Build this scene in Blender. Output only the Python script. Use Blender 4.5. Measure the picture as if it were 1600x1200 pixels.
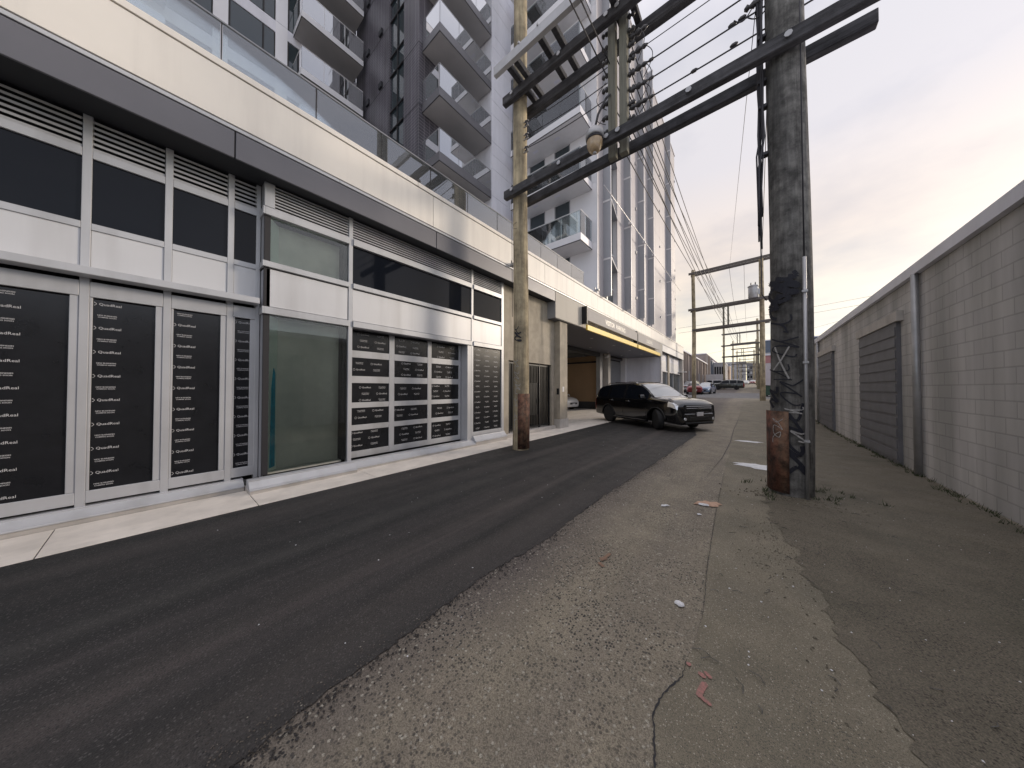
import bpy, bmesh, math, random
from mathutils import Matrix, Vector
random.seed(7)
S = bpy.context.scene
for _o in list(bpy.data.objects): bpy.data.objects.remove(_o)
R = math.radians
# ---------------------------------------------------------------- camera
cd = bpy.data.cameras.new('camera'); cam = bpy.data.objects.new('camera', cd); S.collection.objects.link(cam)
EYE = 1.55
cam.location = (0, 0, EYE)
cam.rotation_euler = (R(90 + 0.8814), 0, R(39.303))
cd.sensor_fit = 'HORIZONTAL'; cd.sensor_width = 36; cd.lens = 36 * 455 / 1600
cd.clip_start = 0.05; cd.clip_end = 3000
S.camera = cam
# ---------------------------------------------------------------- sky, sun, exposure
SUN_EL, SUN_AZ = 15.0, 35.0       # azimuth measured from +Y towards +X
w = bpy.data.worlds.new('World'); S.world = w; w.use_nodes = True
nt = w.node_tree; N = nt.nodes; Lk = nt.links; N.clear()
def wn(t, **k):
    n = N.new(t)
    for a, b in k.items(): setattr(n, a, b)
    return n
out = wn('ShaderNodeOutputWorld'); bg = wn('ShaderNodeBackground'); bg2 = wn('ShaderNodeBackground'); addn = wn('ShaderNodeAddShader')
sky = wn('ShaderNodeTexSky', sky_type='NISHITA'); sky.sun_disc = False
sky.sun_elevation = R(SUN_EL); sky.sun_rotation = R(SUN_AZ); sky.dust_density = 0.3; sky.air_density = 0.7
Lk.new(sky.outputs[0], bg.inputs[0]); bg.inputs[1].default_value = 0.05
tc = wn('ShaderNodeTexCoord'); sep = wn('ShaderNodeSeparateXYZ'); Lk.new(tc.outputs['Generated'], sep.inputs[0])
ramp = wn('ShaderNodeValToRGB'); Lk.new(sep.outputs[2], ramp.inputs[0])
el = ramp.color_ramp.elements
el[0].position = 0.0; el[0].color = (0.88, 0.62, 0.24, 1)
el[1].position = 1.0; el[1].color = (1.9, 1.86, 1.92, 1)
for p_, c_ in ((0.10, (0.89, 0.65, 0.29, 1)), (0.22, (0.89, 0.67, 0.36, 1)), (0.35, (0.85, 0.66, 0.44, 1)), (0.53, (0.73, 0.655, 0.60, 1)), (0.70, (0.755, 0.71, 0.69, 1)), (0.84, (1.15, 1.08, 1.08, 1))):
    e = el.new(p_); e.color = c_
ramp2 = wn('ShaderNodeValToRGB'); Lk.new(sep.outputs[2], ramp2.inputs[0]); e2 = ramp2.color_ramp.elements
e2[0].position = 0.0; e2[0].color = (0.70, 0.67, 0.67, 1); e2[1].position = 1.0; e2[1].color = (1.95, 1.88, 1.90, 1)
for p_, c_ in ((0.53, (0.73, 0.70, 0.71, 1)), (0.70, (0.78, 0.745, 0.76, 1)), (0.84, (1.15, 1.10, 1.12, 1))):
    e = e2.new(p_); e.color = c_
dt = wn('ShaderNodeVectorMath', operation='DOT_PRODUCT'); Lk.new(tc.outputs['Generated'], dt.inputs[0]); dt.inputs[1].default_value = (math.sin(R(8)), math.cos(R(8)), 0)
mr_ = wn('ShaderNodeMapRange', interpolation_type='SMOOTHSTEP'); mr_.inputs[1].default_value = 0.0; mr_.inputs[2].default_value = 0.92; Lk.new(dt.outputs['Value'], mr_.inputs[0])
mw = wn('ShaderNodeMixRGB'); Lk.new(mr_.outputs[0], mw.inputs[0]); Lk.new(ramp2.outputs[0], mw.inputs[1]); Lk.new(ramp.outputs[0], mw.inputs[2])
# flattened cloud layer: project the direction onto a high sheet
mz = wn('ShaderNodeMath', operation='ADD'); mz.inputs[1].default_value = 0.12; Lk.new(sep.outputs[2], mz.inputs[0])
mx = wn('ShaderNodeMath', operation='MAXIMUM'); mx.inputs[1].default_value = 0.05; Lk.new(mz.outputs[0], mx.inputs[0])
dv = wn('ShaderNodeVectorMath', operation='DIVIDE'); Lk.new(tc.outputs['Generated'], dv.inputs[0])
cmb = wn('ShaderNodeCombineXYZ'); 
for i in range(3): Lk.new(mx.outputs[0], cmb.inputs[i])
Lk.new(cmb.outputs[0], dv.inputs[1])
nz = wn('ShaderNodeTexNoise'); nz.inputs['Scale'].default_value = 1.1; nz.inputs['Detail'].default_value = 9; nz.inputs['Roughness'].default_value = 0.55
Lk.new(dv.outputs[0], nz.inputs['Vector'])
cr = wn('ShaderNodeValToRGB'); Lk.new(nz.outputs[0], cr.inputs[0])
cr.color_ramp.elements[0].position = 0.34; cr.color_ramp.elements[0].color = (0.69, 0.695, 0.73, 1)
cr.color_ramp.elements[1].position = 0.60; cr.color_ramp.elements[1].color = (1.09, 1.07, 1.045, 1)
mul = wn('ShaderNodeMixRGB', blend_type='MULTIPLY'); mul.inputs[0].default_value = 1
Lk.new(mw.outputs[0], mul.inputs[1]); Lk.new(cr.outputs[0], mul.inputs[2])
Lk.new(mul.outputs[0], bg2.inputs[0]); bg2.inputs[1].default_value = 0.56
Lk.new(bg.outputs[0], addn.inputs[0]); Lk.new(bg2.outputs[0], addn.inputs[1]); Lk.new(addn.outputs[0], out.inputs[0])
sd = bpy.data.lights.new('sun', 'SUN'); so = bpy.data.objects.new('sun', sd); S.collection.objects.link(so)
sd.energy = 1.25; sd.angle = R(10); sd.color = (1.0, 0.86, 0.70)
_d = Vector((math.sin(R(SUN_AZ)) * math.cos(R(SUN_EL)), math.cos(R(SUN_AZ)) * math.cos(R(SUN_EL)), math.sin(R(SUN_EL))))
so.rotation_euler = _d.to_track_quat('Z', 'Y').to_euler(); so.location = (30, 30, 40)
S.view_settings.view_transform = 'Standard'; S.view_settings.look = 'None'
S.view_settings.exposure = 0.70; S.view_settings.gamma = 1; S.view_settings.use_curve_mapping = False
S.render.resolution_x = 1024; S.render.resolution_y = 768

# ---------------------------------------------------------------- materials
MATS = {}
def mat(name, col, rough=0.6, metal=0.0, var=0.0, vscale=3.0, vstretch=(1, 1, 1), bump=0.0, bscale=60.0, col2=None, spec=0.5, coat=0.0, dirt=None, blotch=None):
    """principled with two-scale colour variation, optional second colour patches and bump"""
    if name in MATS: return MATS[name]
    m = bpy.data.materials.new(name); m.use_nodes = True; t = m.node_tree; n = t.nodes; l = t.links
    b = n['Principled BSDF']; b.inputs['Base Color'].default_value = (*col, 1)
    b.inputs['Roughness'].default_value = rough; b.inputs['Metallic'].default_value = metal
    b.inputs['Specular IOR Level'].default_value = spec; b.inputs['Coat Weight'].default_value = coat
    if var > 0 or col2 or bump > 0:
        tc = n.new('ShaderNodeTexCoord'); mp = n.new('ShaderNodeMapping'); l.new(tc.outputs['Object'], mp.inputs[0])
        mp.inputs['Scale'].default_value = vstretch
        last = None
        nz = n.new('ShaderNodeTexNoise'); nz.inputs['Scale'].default_value = vscale; nz.inputs['Detail'].default_value = 6; nz.inputs['Roughness'].default_value = 0.62
        l.new(mp.outputs[0], nz.inputs['Vector'])
        rp = n.new('ShaderNodeValToRGB'); l.new(nz.outputs[0], rp.inputs[0])
        c2 = col2 or tuple(c * (1 - var) for c in col)
        c1 = col if col2 else tuple(min(1, c * (1 + var)) for c in col)
        rp.color_ramp.elements[0].position = 0.33; rp.color_ramp.elements[0].color = (*c2, 1)
        rp.color_ramp.elements[1].position = 0.67; rp.color_ramp.elements[1].color = (*c1, 1)
        last = rp.outputs[0]
        if dirt:
            nd = n.new('ShaderNodeTexNoise'); nd.inputs['Scale'].default_value = 0.8; nd.inputs['Detail'].default_value = 8
            mpd = n.new('ShaderNodeMapping'); mpd.inputs['Scale'].default_value = (4, 4, 0.35); l.new(tc.outputs['Object'], mpd.inputs[0]); l.new(mpd.outputs[0], nd.inputs['Vector'])
            rd = n.new('ShaderNodeValToRGB'); rd.color_ramp.elements[0].position = 0.48; rd.color_ramp.elements[1].position = 0.75
            rd.color_ramp.elements[0].color = (0, 0, 0, 1); rd.color_ramp.elements[1].color = (dirt[3],) * 3 + (1,)
            l.new(nd.outputs[0], rd.inputs[0])
            mm = n.new('ShaderNodeMixRGB'); l.new(rd.outputs[0], mm.inputs[0]); l.new(last, mm.inputs[1]); mm.inputs[2].default_value = (*dirt[:3], 1); last = mm.outputs[0]
        if blotch:
            nb_ = n.new('ShaderNodeTexNoise'); nb_.inputs['Scale'].default_value = blotch[0]; nb_.inputs['Detail'].default_value = 9; nb_.inputs['Roughness'].default_value = 0.7; l.new(tc.outputs['Object'], nb_.inputs['Vector'])
            rb = n.new('ShaderNodeMapRange'); rb.inputs[1].default_value = 0.36; rb.inputs[2].default_value = 0.64; rb.inputs[3].default_value = blotch[1]; rb.inputs[4].default_value = blotch[2]; l.new(nb_.outputs[0], rb.inputs[0])
            cq = n.new('ShaderNodeCombineXYZ')
            for i in range(3): l.new(rb.outputs[0], cq.inputs[i])
            mq = n.new('ShaderNodeMixRGB'); mq.blend_type = 'MULTIPLY'; mq.inputs[0].default_value = 1; l.new(last, mq.inputs[1]); l.new(cq.outputs[0], mq.inputs[2]); last = mq.outputs[0]
        l.new(last, b.inputs['Base Color'])
        if var > 0 and rough < 0.9:
            mr = n.new('ShaderNodeMapRange'); mr.inputs[3].default_value = rough * 0.85; mr.inputs[4].default_value = min(1, rough * 1.2); l.new(nz.outputs[0], mr.inputs[0]); l.new(mr.outputs[0], b.inputs['Roughness'])
        if bump > 0:
            nb = n.new('ShaderNodeTexNoise'); nb.inputs['Scale'].default_value = bscale; nb.inputs['Detail'].default_value = 5
            l.new(mp.outputs[0], nb.inputs['Vector']); bp = n.new('ShaderNodeBump'); bp.inputs['Strength'].default_value = bump; bp.inputs['Distance'].default_value = 0.01
            l.new(nb.outputs[0], bp.inputs['Height']); l.new(bp.outputs[0], b.inputs['Normal'])
    MATS[name] = m; return m

def glass(name, tint, refl=0.12, rough=0.02, milky=0.0, milk=(0.7, 0.72, 0.74)):
    if name in MATS: return MATS[name]
    m = bpy.data.materials.new(name); m.use_nodes = True; t = m.node_tree; n = t.nodes; l = t.links; n.clear()
    o = n.new('ShaderNodeOutputMaterial'); tr = n.new('ShaderNodeBsdfTransparent'); tr.inputs[0].default_value = (*tint, 1)
    g = n.new('ShaderNodeBsdfGlossy'); g.inputs['Roughness'].default_value = rough; g.inputs[0].default_value = (0.95, 0.97, 1, 1)
    lw = n.new('ShaderNodeFresnel'); lw.inputs[0].default_value = 1.5
    ad = n.new('ShaderNodeMath'); ad.operation = 'MULTIPLY_ADD'; ad.inputs[1].default_value = 1.6; ad.inputs[2].default_value = refl; l.new(lw.outputs[0], ad.inputs[0]); ad.use_clamp = True
    base = tr
    if milky > 0:
        d = n.new('ShaderNodeBsdfDiffuse'); d.inputs[0].default_value = (*milk, 1); tl = n.new('ShaderNodeBsdfTranslucent'); tl.inputs[0].default_value = (*milk, 1)
        dm = n.new('ShaderNodeMixShader'); dm.inputs[0].default_value = 0.5; l.new(d.outputs[0], dm.inputs[1]); l.new(tl.outputs[0], dm.inputs[2])
        m2 = n.new('ShaderNodeMixShader'); m2.inputs[0].default_value = milky; l.new(tr.outputs[0], m2.inputs[1]); l.new(dm.outputs[0], m2.inputs[2]); base = m2
    mx = n.new('ShaderNodeMixShader'); l.new(ad.outputs[0], mx.inputs[0]); l.new(base.outputs[0], mx.inputs[1]); l.new(g.outputs[0], mx.inputs[2])
    l.new(mx.outputs[0], o.inputs[0]); MATS[name] = m; return m

alu = mat('painted_aluminium', (0.52, 0.53, 0.555), 0.4, 0.2, var=0.06, vscale=1.5, dirt=(0.3, 0.3, 0.3, 0.45))
alu_d = mat('grey_aluminium', (0.30, 0.305, 0.325), 0.4, 0.3, var=0.06, vscale=1.5)
panel = mat('silver_panel', (0.63, 0.635, 0.655), 0.42, 0.15, var=0.035, vscale=0.6, dirt=(0.36, 0.35, 0.35, 0.35))
cream = mat('cream_panel', (0.84, 0.80, 0.74), 0.5, 0.0, var=0.04, vscale=0.5, dirt=(0.52, 0.48, 0.45, 0.4), bump=0.03, bscale=2.0)
header_m = mat('dimmed_header_panel', (0.50, 0.47, 0.42), 0.6, 0.0, spec=0.25, var=0.05, vscale=0.7, dirt=(0.4, 0.37, 0.33, 0.3))  # same cream as the parapet, darkened in colour to offset the sun on it
tower_m = mat('dimmed_tower_panel', (0.46, 0.435, 0.45), 0.5, 0.0, spec=0.3, var=0.05, vscale=0.5, vstretch=(1, 1, 0.3), dirt=(0.45, 0.43, 0.45, 0.25))  # copy of the white cladding, colour lowered to offset strong sun on this face
fasc = mat('dark_grey_panel', (0.145, 0.145, 0.165), 0.45, 0.1, var=0.07, vscale=0.9)
soff = mat('black_soffit', (0.02, 0.022, 0.028), 0.6)
joint = mat('dark_joint', (0.025, 0.024, 0.028), 0.7)
black = mat('black_metal', (0.015, 0.016, 0.018), 0.42, 0.3, var=0.2, vscale=6)
conc = mat('cast_concrete', (0.44, 0.39, 0.315), 0.85, blotch=(1.6, 0.8, 1.12), var=0.13, vscale=1.2, bump=0.25, bscale=18, dirt=(0.19, 0.175, 0.15, 0.7), vstretch=(1, 1, 0.7))
conc2 = mat('base_concrete', (0.52, 0.49, 0.46), 0.85, var=0.10, vscale=3, bump=0.2, bscale=40, dirt=(0.3, 0.28, 0.26, 0.45))
pave = mat('pavement_concrete', (0.78, 0.72, 0.65), 0.9, var=0.10, vscale=2.2, bump=0.3, bscale=90, dirt=(0.5, 0.46, 0.41, 0.45))
white = mat('white_panel', (0.78, 0.77, 0.80), 0.34, 0.12, var=0.03, vscale=0.5, vstretch=(1, 1, 0.3))
whitem = mat('white_flashing', (0.72, 0.71, 0.72), 0.3, 0.2, var=0.02)
fin_m = mat('shaded_fin_grey', (0.36, 0.37, 0.40), 0.35, 0.2, var=0.04, vscale=0.6)  # white fins: shade on sides and undersides is put into this grey
lgrey = mat('light_grey_panel', (0.72, 0.72, 0.79), 0.55, 0.0, var=0.10, vscale=1.3, vstretch=(1, 1, 0.25), bump=0.1, bscale=20)
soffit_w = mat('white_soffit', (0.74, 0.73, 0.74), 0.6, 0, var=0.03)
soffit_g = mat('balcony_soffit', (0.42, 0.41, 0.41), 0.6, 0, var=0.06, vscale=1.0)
slab_d = mat('charcoal_slab_edge', (0.16, 0.158, 0.175), 0.4, 0.3, var=0.05)
slab_l = mat('pale_slab_edge', (0.72, 0.72, 0.75), 0.4, 0.1, var=0.05)
g_clear = glass('balustrade_glass', (0.84, 0.90, 0.90), 0.03, 0.01, 0.06, (0.75, 0.78, 0.80))
g_guard = glass('parapet_glass', (0.84, 0.90, 0.90), 0.14, 0.01, 0.16, (0.78, 0.80, 0.82))
g_milk = glass('frosted_balustrade', (0.78, 0.81, 0.83), 0.42, 0.012, 0.22, (0.80, 0.80, 0.83))
g_green = glass('green_tinted_glass', (0.91, 0.93, 0.90), -0.01, 0.01)
g_dark = mat('dark_window_glass', (0.008, 0.010, 0.015), 0.04, 0.0, spec=0.22)
g_blue = mat('tower_window_glass', (0.035, 0.05, 0.06), 0.03, 0.0, spec=1.0)
g_wall = mat('far_window_glass', (0.06, 0.07, 0.08), 0.08)
film = mat('black_printed_film', (0.014, 0.015, 0.018), 0.22, 0, var=0.15, vscale=5)
ink = mat('white_print', (0.62, 0.62, 0.64), 0.5)
yellow = mat('yellow_bar_paint', (0.80, 0.56, 0.06), 0.45, 0, var=0.08, vscale=3, dirt=(0.4, 0.28, 0.08, 0.3))
sign_m = mat('sign_panel_grey', (0.50, 0.475, 0.455), 0.75, 0.0, var=0.04, spec=0.2)
sign_l = mat('sign_lettering', (0.66, 0.64, 0.60), 0.4, 0.1)
tan = mat('tan_interior_wall', (0.36, 0.24, 0.145), 0.85, var=0.08, vscale=0.7)
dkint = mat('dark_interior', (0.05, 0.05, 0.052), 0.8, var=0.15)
board = mat('interior_board', (0.62, 0.63, 0.57), 0.8, var=0.16, vscale=1.6, dirt=(0.60, 0.62, 0.55, 0.35))
drywall = mat('interior_drywall', (0.72, 0.84, 0.75), 0.8, var=0.05)
teal = mat('teal_foam', (0.02, 0.34, 0.50), 0.7, var=0.2, vscale=8)
wood = mat('weathered_pole_wood', (0.43, 0.36, 0.24), 0.9, blotch=(2.2, 0.55, 1.2), var=0.3, vscale=5, vstretch=(4, 4, 0.25), bump=0.9, bscale=14, dirt=(0.07, 0.062, 0.052, 0.85))
wood2 = mat('shaded_pole_wood', (0.155, 0.150, 0.142), 0.9, blotch=(5, 0.4, 1.35), var=0.35, vscale=5, vstretch=(4, 4, 0.3), bump=0.9, bscale=14, dirt=(0.03, 0.03, 0.032, 0.9))  # right pole is in shadow; that shade is put into this darker colour
arm_m = mat('crossarm_wood', (0.056, 0.055, 0.060), 0.9, blotch=(4, 0.6, 1.3), var=0.4, vscale=4, vstretch=(0.25, 4, 4), bump=0.8, bscale=12)
farm_m = mat('grey_crossarm_wood', (0.125, 0.112, 0.105), 0.9, var=0.3, vscale=4, vstretch=(.25, 4, 4))
post_m = mat('greenish_post_wood', (0.17, 0.165, 0.135), 0.9, var=0.25, vscale=5, vstretch=(4, 4, 0.3), bump=0.6, bscale=14)
rust = mat('rusty_steel', (0.16, 0.062, 0.038), 0.85, 0.0, blotch=(9, 0.35, 1.5), var=0.35, vscale=11, col2=(0.05, 0.032, 0.028), bump=0.8, bscale=50, dirt=(0.30, 0.20, 0.12, 0.75), vstretch=(1, 1, .45))
amber = mat('amber_globe', (0.42, 0.31, 0.19), 0.22, 0.0, var=0.25, vscale=8, coat=0.6)
galv = mat('galvanised_steel', (0.42, 0.42, 0.43), 0.45, 0.6, var=0.12, vscale=4)
wire_m = mat('wire_rubber', (0.035, 0.034, 0.042), 0.6)
insul = mat('insulator_porcelain', (0.045, 0.042, 0.045), 0.3)
graf_w = mat('white_spray', (0.50, 0.49, 0.48), 0.8, vscale=45, col2=(0.25, 0.24, 0.23))
graf_k = mat('black_spray', (0.012, 0.013, 0.022), 0.7)
pink = mat('pink_marking_paint', (0.46, 0.20, 0.18), 0.9, vscale=90, col2=(0.20, 0.145, 0.12))
orange = mat('orange_marking_paint', (0.30, 0.17, 0.11), 0.9, vscale=90, col2=(0.17, 0.13, 0.10))
paper = mat('white_paper', (0.75, 0.75, 0.77), 0.8, var=0.05, vscale=20)
kraft = mat('brown_paper', (0.50, 0.33, 0.24), 0.85, var=0.15, vscale=12)
rubber = mat('tyre_rubber', (0.018, 0.018, 0.019), 0.8, var=0.15, vscale=20)
rim_k = mat('black_alloy', (0.02, 0.02, 0.022), 0.3, 0.8)
rim_s = mat('silver_alloy', (0.45, 0.45, 0.46), 0.3, 0.9)
lampg = mat('headlamp_glass', (0.85, 0.87, 0.9), 0.08, 0.6, coat=1.0)
tail_m = mat('red_lamp', (0.30, 0.01, 0.01), 0.15, coat=1.0)
chrome = mat('chrome', (0.6, 0.6, 0.62), 0.12, 1.0)
plast = mat('black_plastic', (0.02, 0.02, 0.021), 0.5)

def brick_mat(name, c1, c2, mortar, bw, bh, rough=0.6, msize=0.012):
    m = bpy.data.materials.new(name); m.use_nodes = True; t = m.node_tree; n = t.nodes; l = t.links; b = n['Principled BSDF']
    tc = n.new('ShaderNodeTexCoord'); sp = n.new('ShaderNodeSeparateXYZ'); l.new(tc.outputs['Object'], sp.inputs[0])
    ad = n.new('ShaderNodeMath'); l.new(sp.outputs[0], ad.inputs[0]); l.new(sp.outputs[1], ad.inputs[1])
    cb = n.new('ShaderNodeCombineXYZ'); l.new(ad.outputs[0], cb.inputs[0]); l.new(sp.outputs[2], cb.inputs[1])
    br = n.new('ShaderNodeTexBrick'); br.inputs['Scale'].default_value = 1; br.inputs['Brick Width'].default_value = bw; br.inputs['Row Height'].default_value = bh; br.inputs['Mortar Size'].default_value = msize
    br.inputs['Color1'].default_value = (*c1, 1); br.inputs['Color2'].default_value = (*c2, 1); br.inputs['Mortar'].default_value = (*mortar, 1)
    l.new(cb.outputs[0], br.inputs['Vector']); br.offset = 0.0 if name == 'charcoal_brick' else 0.5
    nz = n.new('ShaderNodeTexNoise'); nz.inputs['Scale'].default_value = 0.5; nz.inputs['Detail'].default_value = 6
    mp = n.new('ShaderNodeMapping'); mp.inputs['Scale'].default_value = (3, 3, 0.4); l.new(tc.outputs['Object'], mp.inputs[0]); l.new(mp.outputs[0], nz.inputs[0])
    rp = n.new('ShaderNodeValToRGB'); rp.color_ramp.elements[0].position = 0.35; rp.color_ramp.elements[0].color = (0.75, 0.75, 0.75, 1); rp.color_ramp.elements[1].position = 0.7; rp.color_ramp.elements[1].color = (1.35, 1.33, 1.35, 1)
    l.new(nz.outputs[0], rp.inputs[0]); mx = n.new('ShaderNodeMixRGB'); mx.blend_type = 'MULTIPLY'; mx.inputs[0].default_value = 1
    l.new(br.outputs[0], mx.inputs[1]); l.new(rp.outputs[0], mx.inputs[2]); l.new(mx.outputs[0], b.inputs['Base Color'])
    bp = n.new('ShaderNodeBump'); bp.inputs['Strength'].default_value = 0.5; bp.inputs['Distance'].default_value = 0.008; bp.invert = True
    l.new(br.outputs['Fac'], bp.inputs['Height']); l.new(bp.outputs[0], b.inputs['Normal']); b.inputs['Roughness'].default_value = rough
    MATS[name] = m; return m
dbrick = brick_mat('charcoal_brick', (0.058, 0.055, 0.072), (0.075, 0.070, 0.088), (0.24, 0.23, 0.25), 0.30, 0.15, 0.45, 0.010)
cblock = brick_mat('painted_block', (0.50, 0.49, 0.48), (0.53, 0.52, 0.50), (0.40, 0.39, 0.38), 0.4, 0.2, 0.8, 0.01)

# asphalt: layered aggregate, tyre streaks along the alley
def asphalt(name, base, stone_l, stone_d, fs=1.0, dark_amt=0.5, light_amt=0.25, streak=0.0, streak_col=(0.1, 0.09, 0.085), bump=0.5, patches=0.0, patch_col=(0.1, 0.1, 0.1), xramp=None, rough=0.85, bands=None, pit=85):
    m = bpy.data.materials.new(name); m.use_nodes = True; t = m.node_tree; n = t.nodes; l = t.links; b = n['Principled BSDF']
    tc = n.new('ShaderNodeTexCoord'); co = tc.outputs['Object']
    def noise(scale, det=6, st=(1, 1, 1), ro=0.6):
        mp = n.new('ShaderNodeMapping'); mp.inputs['Scale'].default_value = st; l.new(co, mp.inputs[0])
        q = n.new('ShaderNodeTexNoise'); q.inputs['Scale'].default_value = scale; q.inputs['Detail'].default_value = det; q.inputs['Roughness'].default_value = ro; l.new(mp.outputs[0], q.inputs['Vector']); return q.outputs[0]
    def rmp(src, a, bb, lo=0.0, hi=1.0):
        q = n.new('ShaderNodeMapRange'); q.inputs[1].default_value = a; q.inputs[2].default_value = bb; q.inputs[3].default_value = lo; q.inputs[4].default_value = hi; l.new(src, q.inputs[0]); return q.outputs[0]
    def mixc(fac, c1, c2):
        q = n.new('ShaderNodeMixRGB')
        if isinstance(fac, float): q.inputs[0].default_value = fac
        else: l.new(fac, q.inputs[0])
        for i, c in ((1, c1), (2, c2)):
            if isinstance(c, tuple): q.inputs[i].default_value = (*c, 1)
            else: l.new(c, q.inputs[i])
        return q.outputs[0]
    def mul(a, bb):
        q = n.new('ShaderNodeMath'); q.operation = 'MULTIPLY'; l.new(a, q.inputs[0])
        if isinstance(bb, float): q.inputs[1].default_value = bb
        else: l.new(bb, q.inputs[1])
        return q.outputs[0]
    col = mixc(rmp(noise(2.0, 8), 0.3, 0.7), tuple(c * 0.82 for c in base), tuple(c * 1.15 for c in base))
    if bands:
        sx = n.new('ShaderNodeSeparateXYZ'); l.new(co, sx.inputs[0])
        ad = n.new('ShaderNodeMath'); ad.operation = 'ADD'; l.new(sx.outputs[0], ad.inputs[0]); l.new(rmp(noise(0.5, 6, (1, .35, 1)), 0.2, 0.8, -0.16, 0.16), ad.inputs[1])
        q = n.new('ShaderNodeValToRGB'); l.new(rmp(ad.outputs[0], -5.0, -1.5), q.inputs[0]); ee = q.color_ramp.elements
        ee[0].position = 0; ee[0].color = (*bands[0][1], 1); ee[1].position = 1; ee[1].color = (*bands[-1][1], 1)
        for xx, cc in bands[1:-1]: e_ = ee.new((xx + 5.0) / 3.5); e_.color = (*cc, 1)
        col = mixc(rmp(noise(1.1, 7, (1, .12, 1)), 0.25, 0.75, 0.35, 1.0), col, q.outputs[0])
    if xramp:
        sx = n.new('ShaderNodeSeparateXYZ'); l.new(co, sx.inputs[0])
        ad = n.new('ShaderNodeMath'); ad.operation = 'ADD'; l.new(sx.outputs[0], ad.inputs[0]); l.new(rmp(noise(0.7, 5), 0.2, 0.8, -0.35, 0.35), ad.inputs[1])
        col = mixc(rmp(ad.outputs[0], xramp[0], xramp[1]), col, xramp[2])
    if streak > 0:
        col = mixc(mul(rmp(noise(1.6, 4, (1, 0.05, 1)), 0.45, 0.68), streak), col, streak_col)
        col = mixc(mul(rmp(noise(5.5, 3, (1, 0.03, 1)), 0.5, 0.7), streak * 0.7), col, tuple(c * 0.7 for c in base))
    if patches > 0: col = mixc(mul(rmp(noise(0.9, 9), 0.5, 0.68), patches), col, patch_col)
    vo = n.new('ShaderNodeTexVoronoi'); vo.inputs['Scale'].default_value = pit / fs; l.new(co, vo.inputs['Vector'])
    sc = n.new('ShaderNodeSeparateXYZ'); l.new(vo.outputs['Color'], sc.inputs[0])
    inside = rmp(vo.outputs['Distance'], 0.38, 0.52, 1, 0)
    dmask = mul(mul(rmp(sc.outputs[0], 1 - dark_amt * 0.5, 1 - dark_amt * 0.5 + 0.02), inside), rmp(noise(1.4, 5), 0.38, 0.62, 0.2, 1.0))
    lmask = mul(mul(rmp(sc.outputs[1], 1 - light_amt * 0.5, 1 - light_amt * 0.5 + 0.02), inside), 0.85)
    col = mixc(dmask, col, stone_d); col = mixc(lmask, col, stone_l)
    vo2 = n.new('ShaderNodeTexVoronoi'); vo2.inputs['Scale'].default_value = 230 / fs; l.new(co, vo2.inputs['Vector'])
    s2 = n.new('ShaderNodeSeparateXYZ'); l.new(vo2.outputs['Color'], s2.inputs[0])
    q = n.new('ShaderNodeMixRGB'); q.blend_type = 'MULTIPLY'; q.inputs[0].default_value = 1; l.new(col, q.inputs[1])
    g = n.new('ShaderNodeCombineXYZ'); gr = rmp(s2.outputs[0], 0, 1, 0.62, 1.42)
    for i in range(3): l.new(gr, g.inputs[i])
    l.new(g.outputs[0], q.inputs[2]); l.new(q.outputs[0], b.inputs['Base Color'])
    hh = n.new('ShaderNodeMath'); hh.operation = 'ADD'; l.new(vo.outputs['Distance'], hh.inputs[0]); l.new(noise(160 / fs, 4), hh.inputs[1])
    bp = n.new('ShaderNodeBump'); bp.inputs['Strength'].default_value = bump; bp.inputs['Distance'].default_value = 0.004; bp.invert = True
    l.new(hh.outputs[0], bp.inputs['Height']); l.new(bp.outputs[0], b.inputs['Normal'])
    l.new(rmp(noise(3, 5), 0.3, 0.7, rough * 0.8, rough), b.inputs['Roughness'])
    MATS[name] = m; return m
wshield = mat('windscreen_glass', (0.34, 0.35, 0.355), 0.05, 0.0, spec=1.0, coat=1.0)  # pale base colour stands in for reflected sky and the light interior
asph_old = asphalt('worn_asphalt', (0.245, 0.213, 0.160), (0.36, 0.335, 0.28), (0.030, 0.028, 0.028), dark_amt=0.95, light_amt=0.22, pit=62, xramp=(-1.15, -1.85, (0.095, 0.078, 0.072)), patches=0.55, patch_col=(0.135, 0.112, 0.092), bump=0.9, streak=0.35, streak_col=(0.11, 0.095, 0.09))
asph_new = asphalt('fresh_asphalt', (0.017, 0.017, 0.017), (0.085, 0.08, 0.075), (0.012, 0.012, 0.013), fs=0.9, dark_amt=0.5, light_amt=0.34, streak=0.9, streak_col=(0.058, 0.050, 0.048), bump=0.6, rough=0.75, bands=[(-5.0, (.019, .019, .019)), (-4.2, (.015, .015, .015)), (-3.62, (.017, .017, .017)), (-3.40, (.046, .043, .040)), (-3.20, (.013, .013, .013)), (-2.85, (.013, .013, .013)), (-2.62, (.060, .051, .047)), (-2.46, (.084, .069, .064)), (-2.36, (.034, .030, .028)), (-2.18, (.013, .013, .013)), (-2.0, (.050, .043, .039)), (-1.75, (.044, .039, .036)), (-1.5, (.03, .028, .028))])
asph_patch = asphalt('smooth_asphalt_patch', (0.182, 0.160, 0.118), (0.36, 0.33, 0.27), (0.05, 0.048, 0.04), fs=0.6, dark_amt=0.4, light_amt=0.2, patches=0.55, patch_col=(0.095, 0.090, 0.068), bump=0.4)
asph_road = asphalt('street_asphalt', (0.15, 0.145, 0.145), (0.2, 0.19, 0.18), (0.08, 0.08, 0.08), fs=1.5, streak=0.4, streak_col=(0.1, 0.098, 0.1), bump=0.3)
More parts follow.
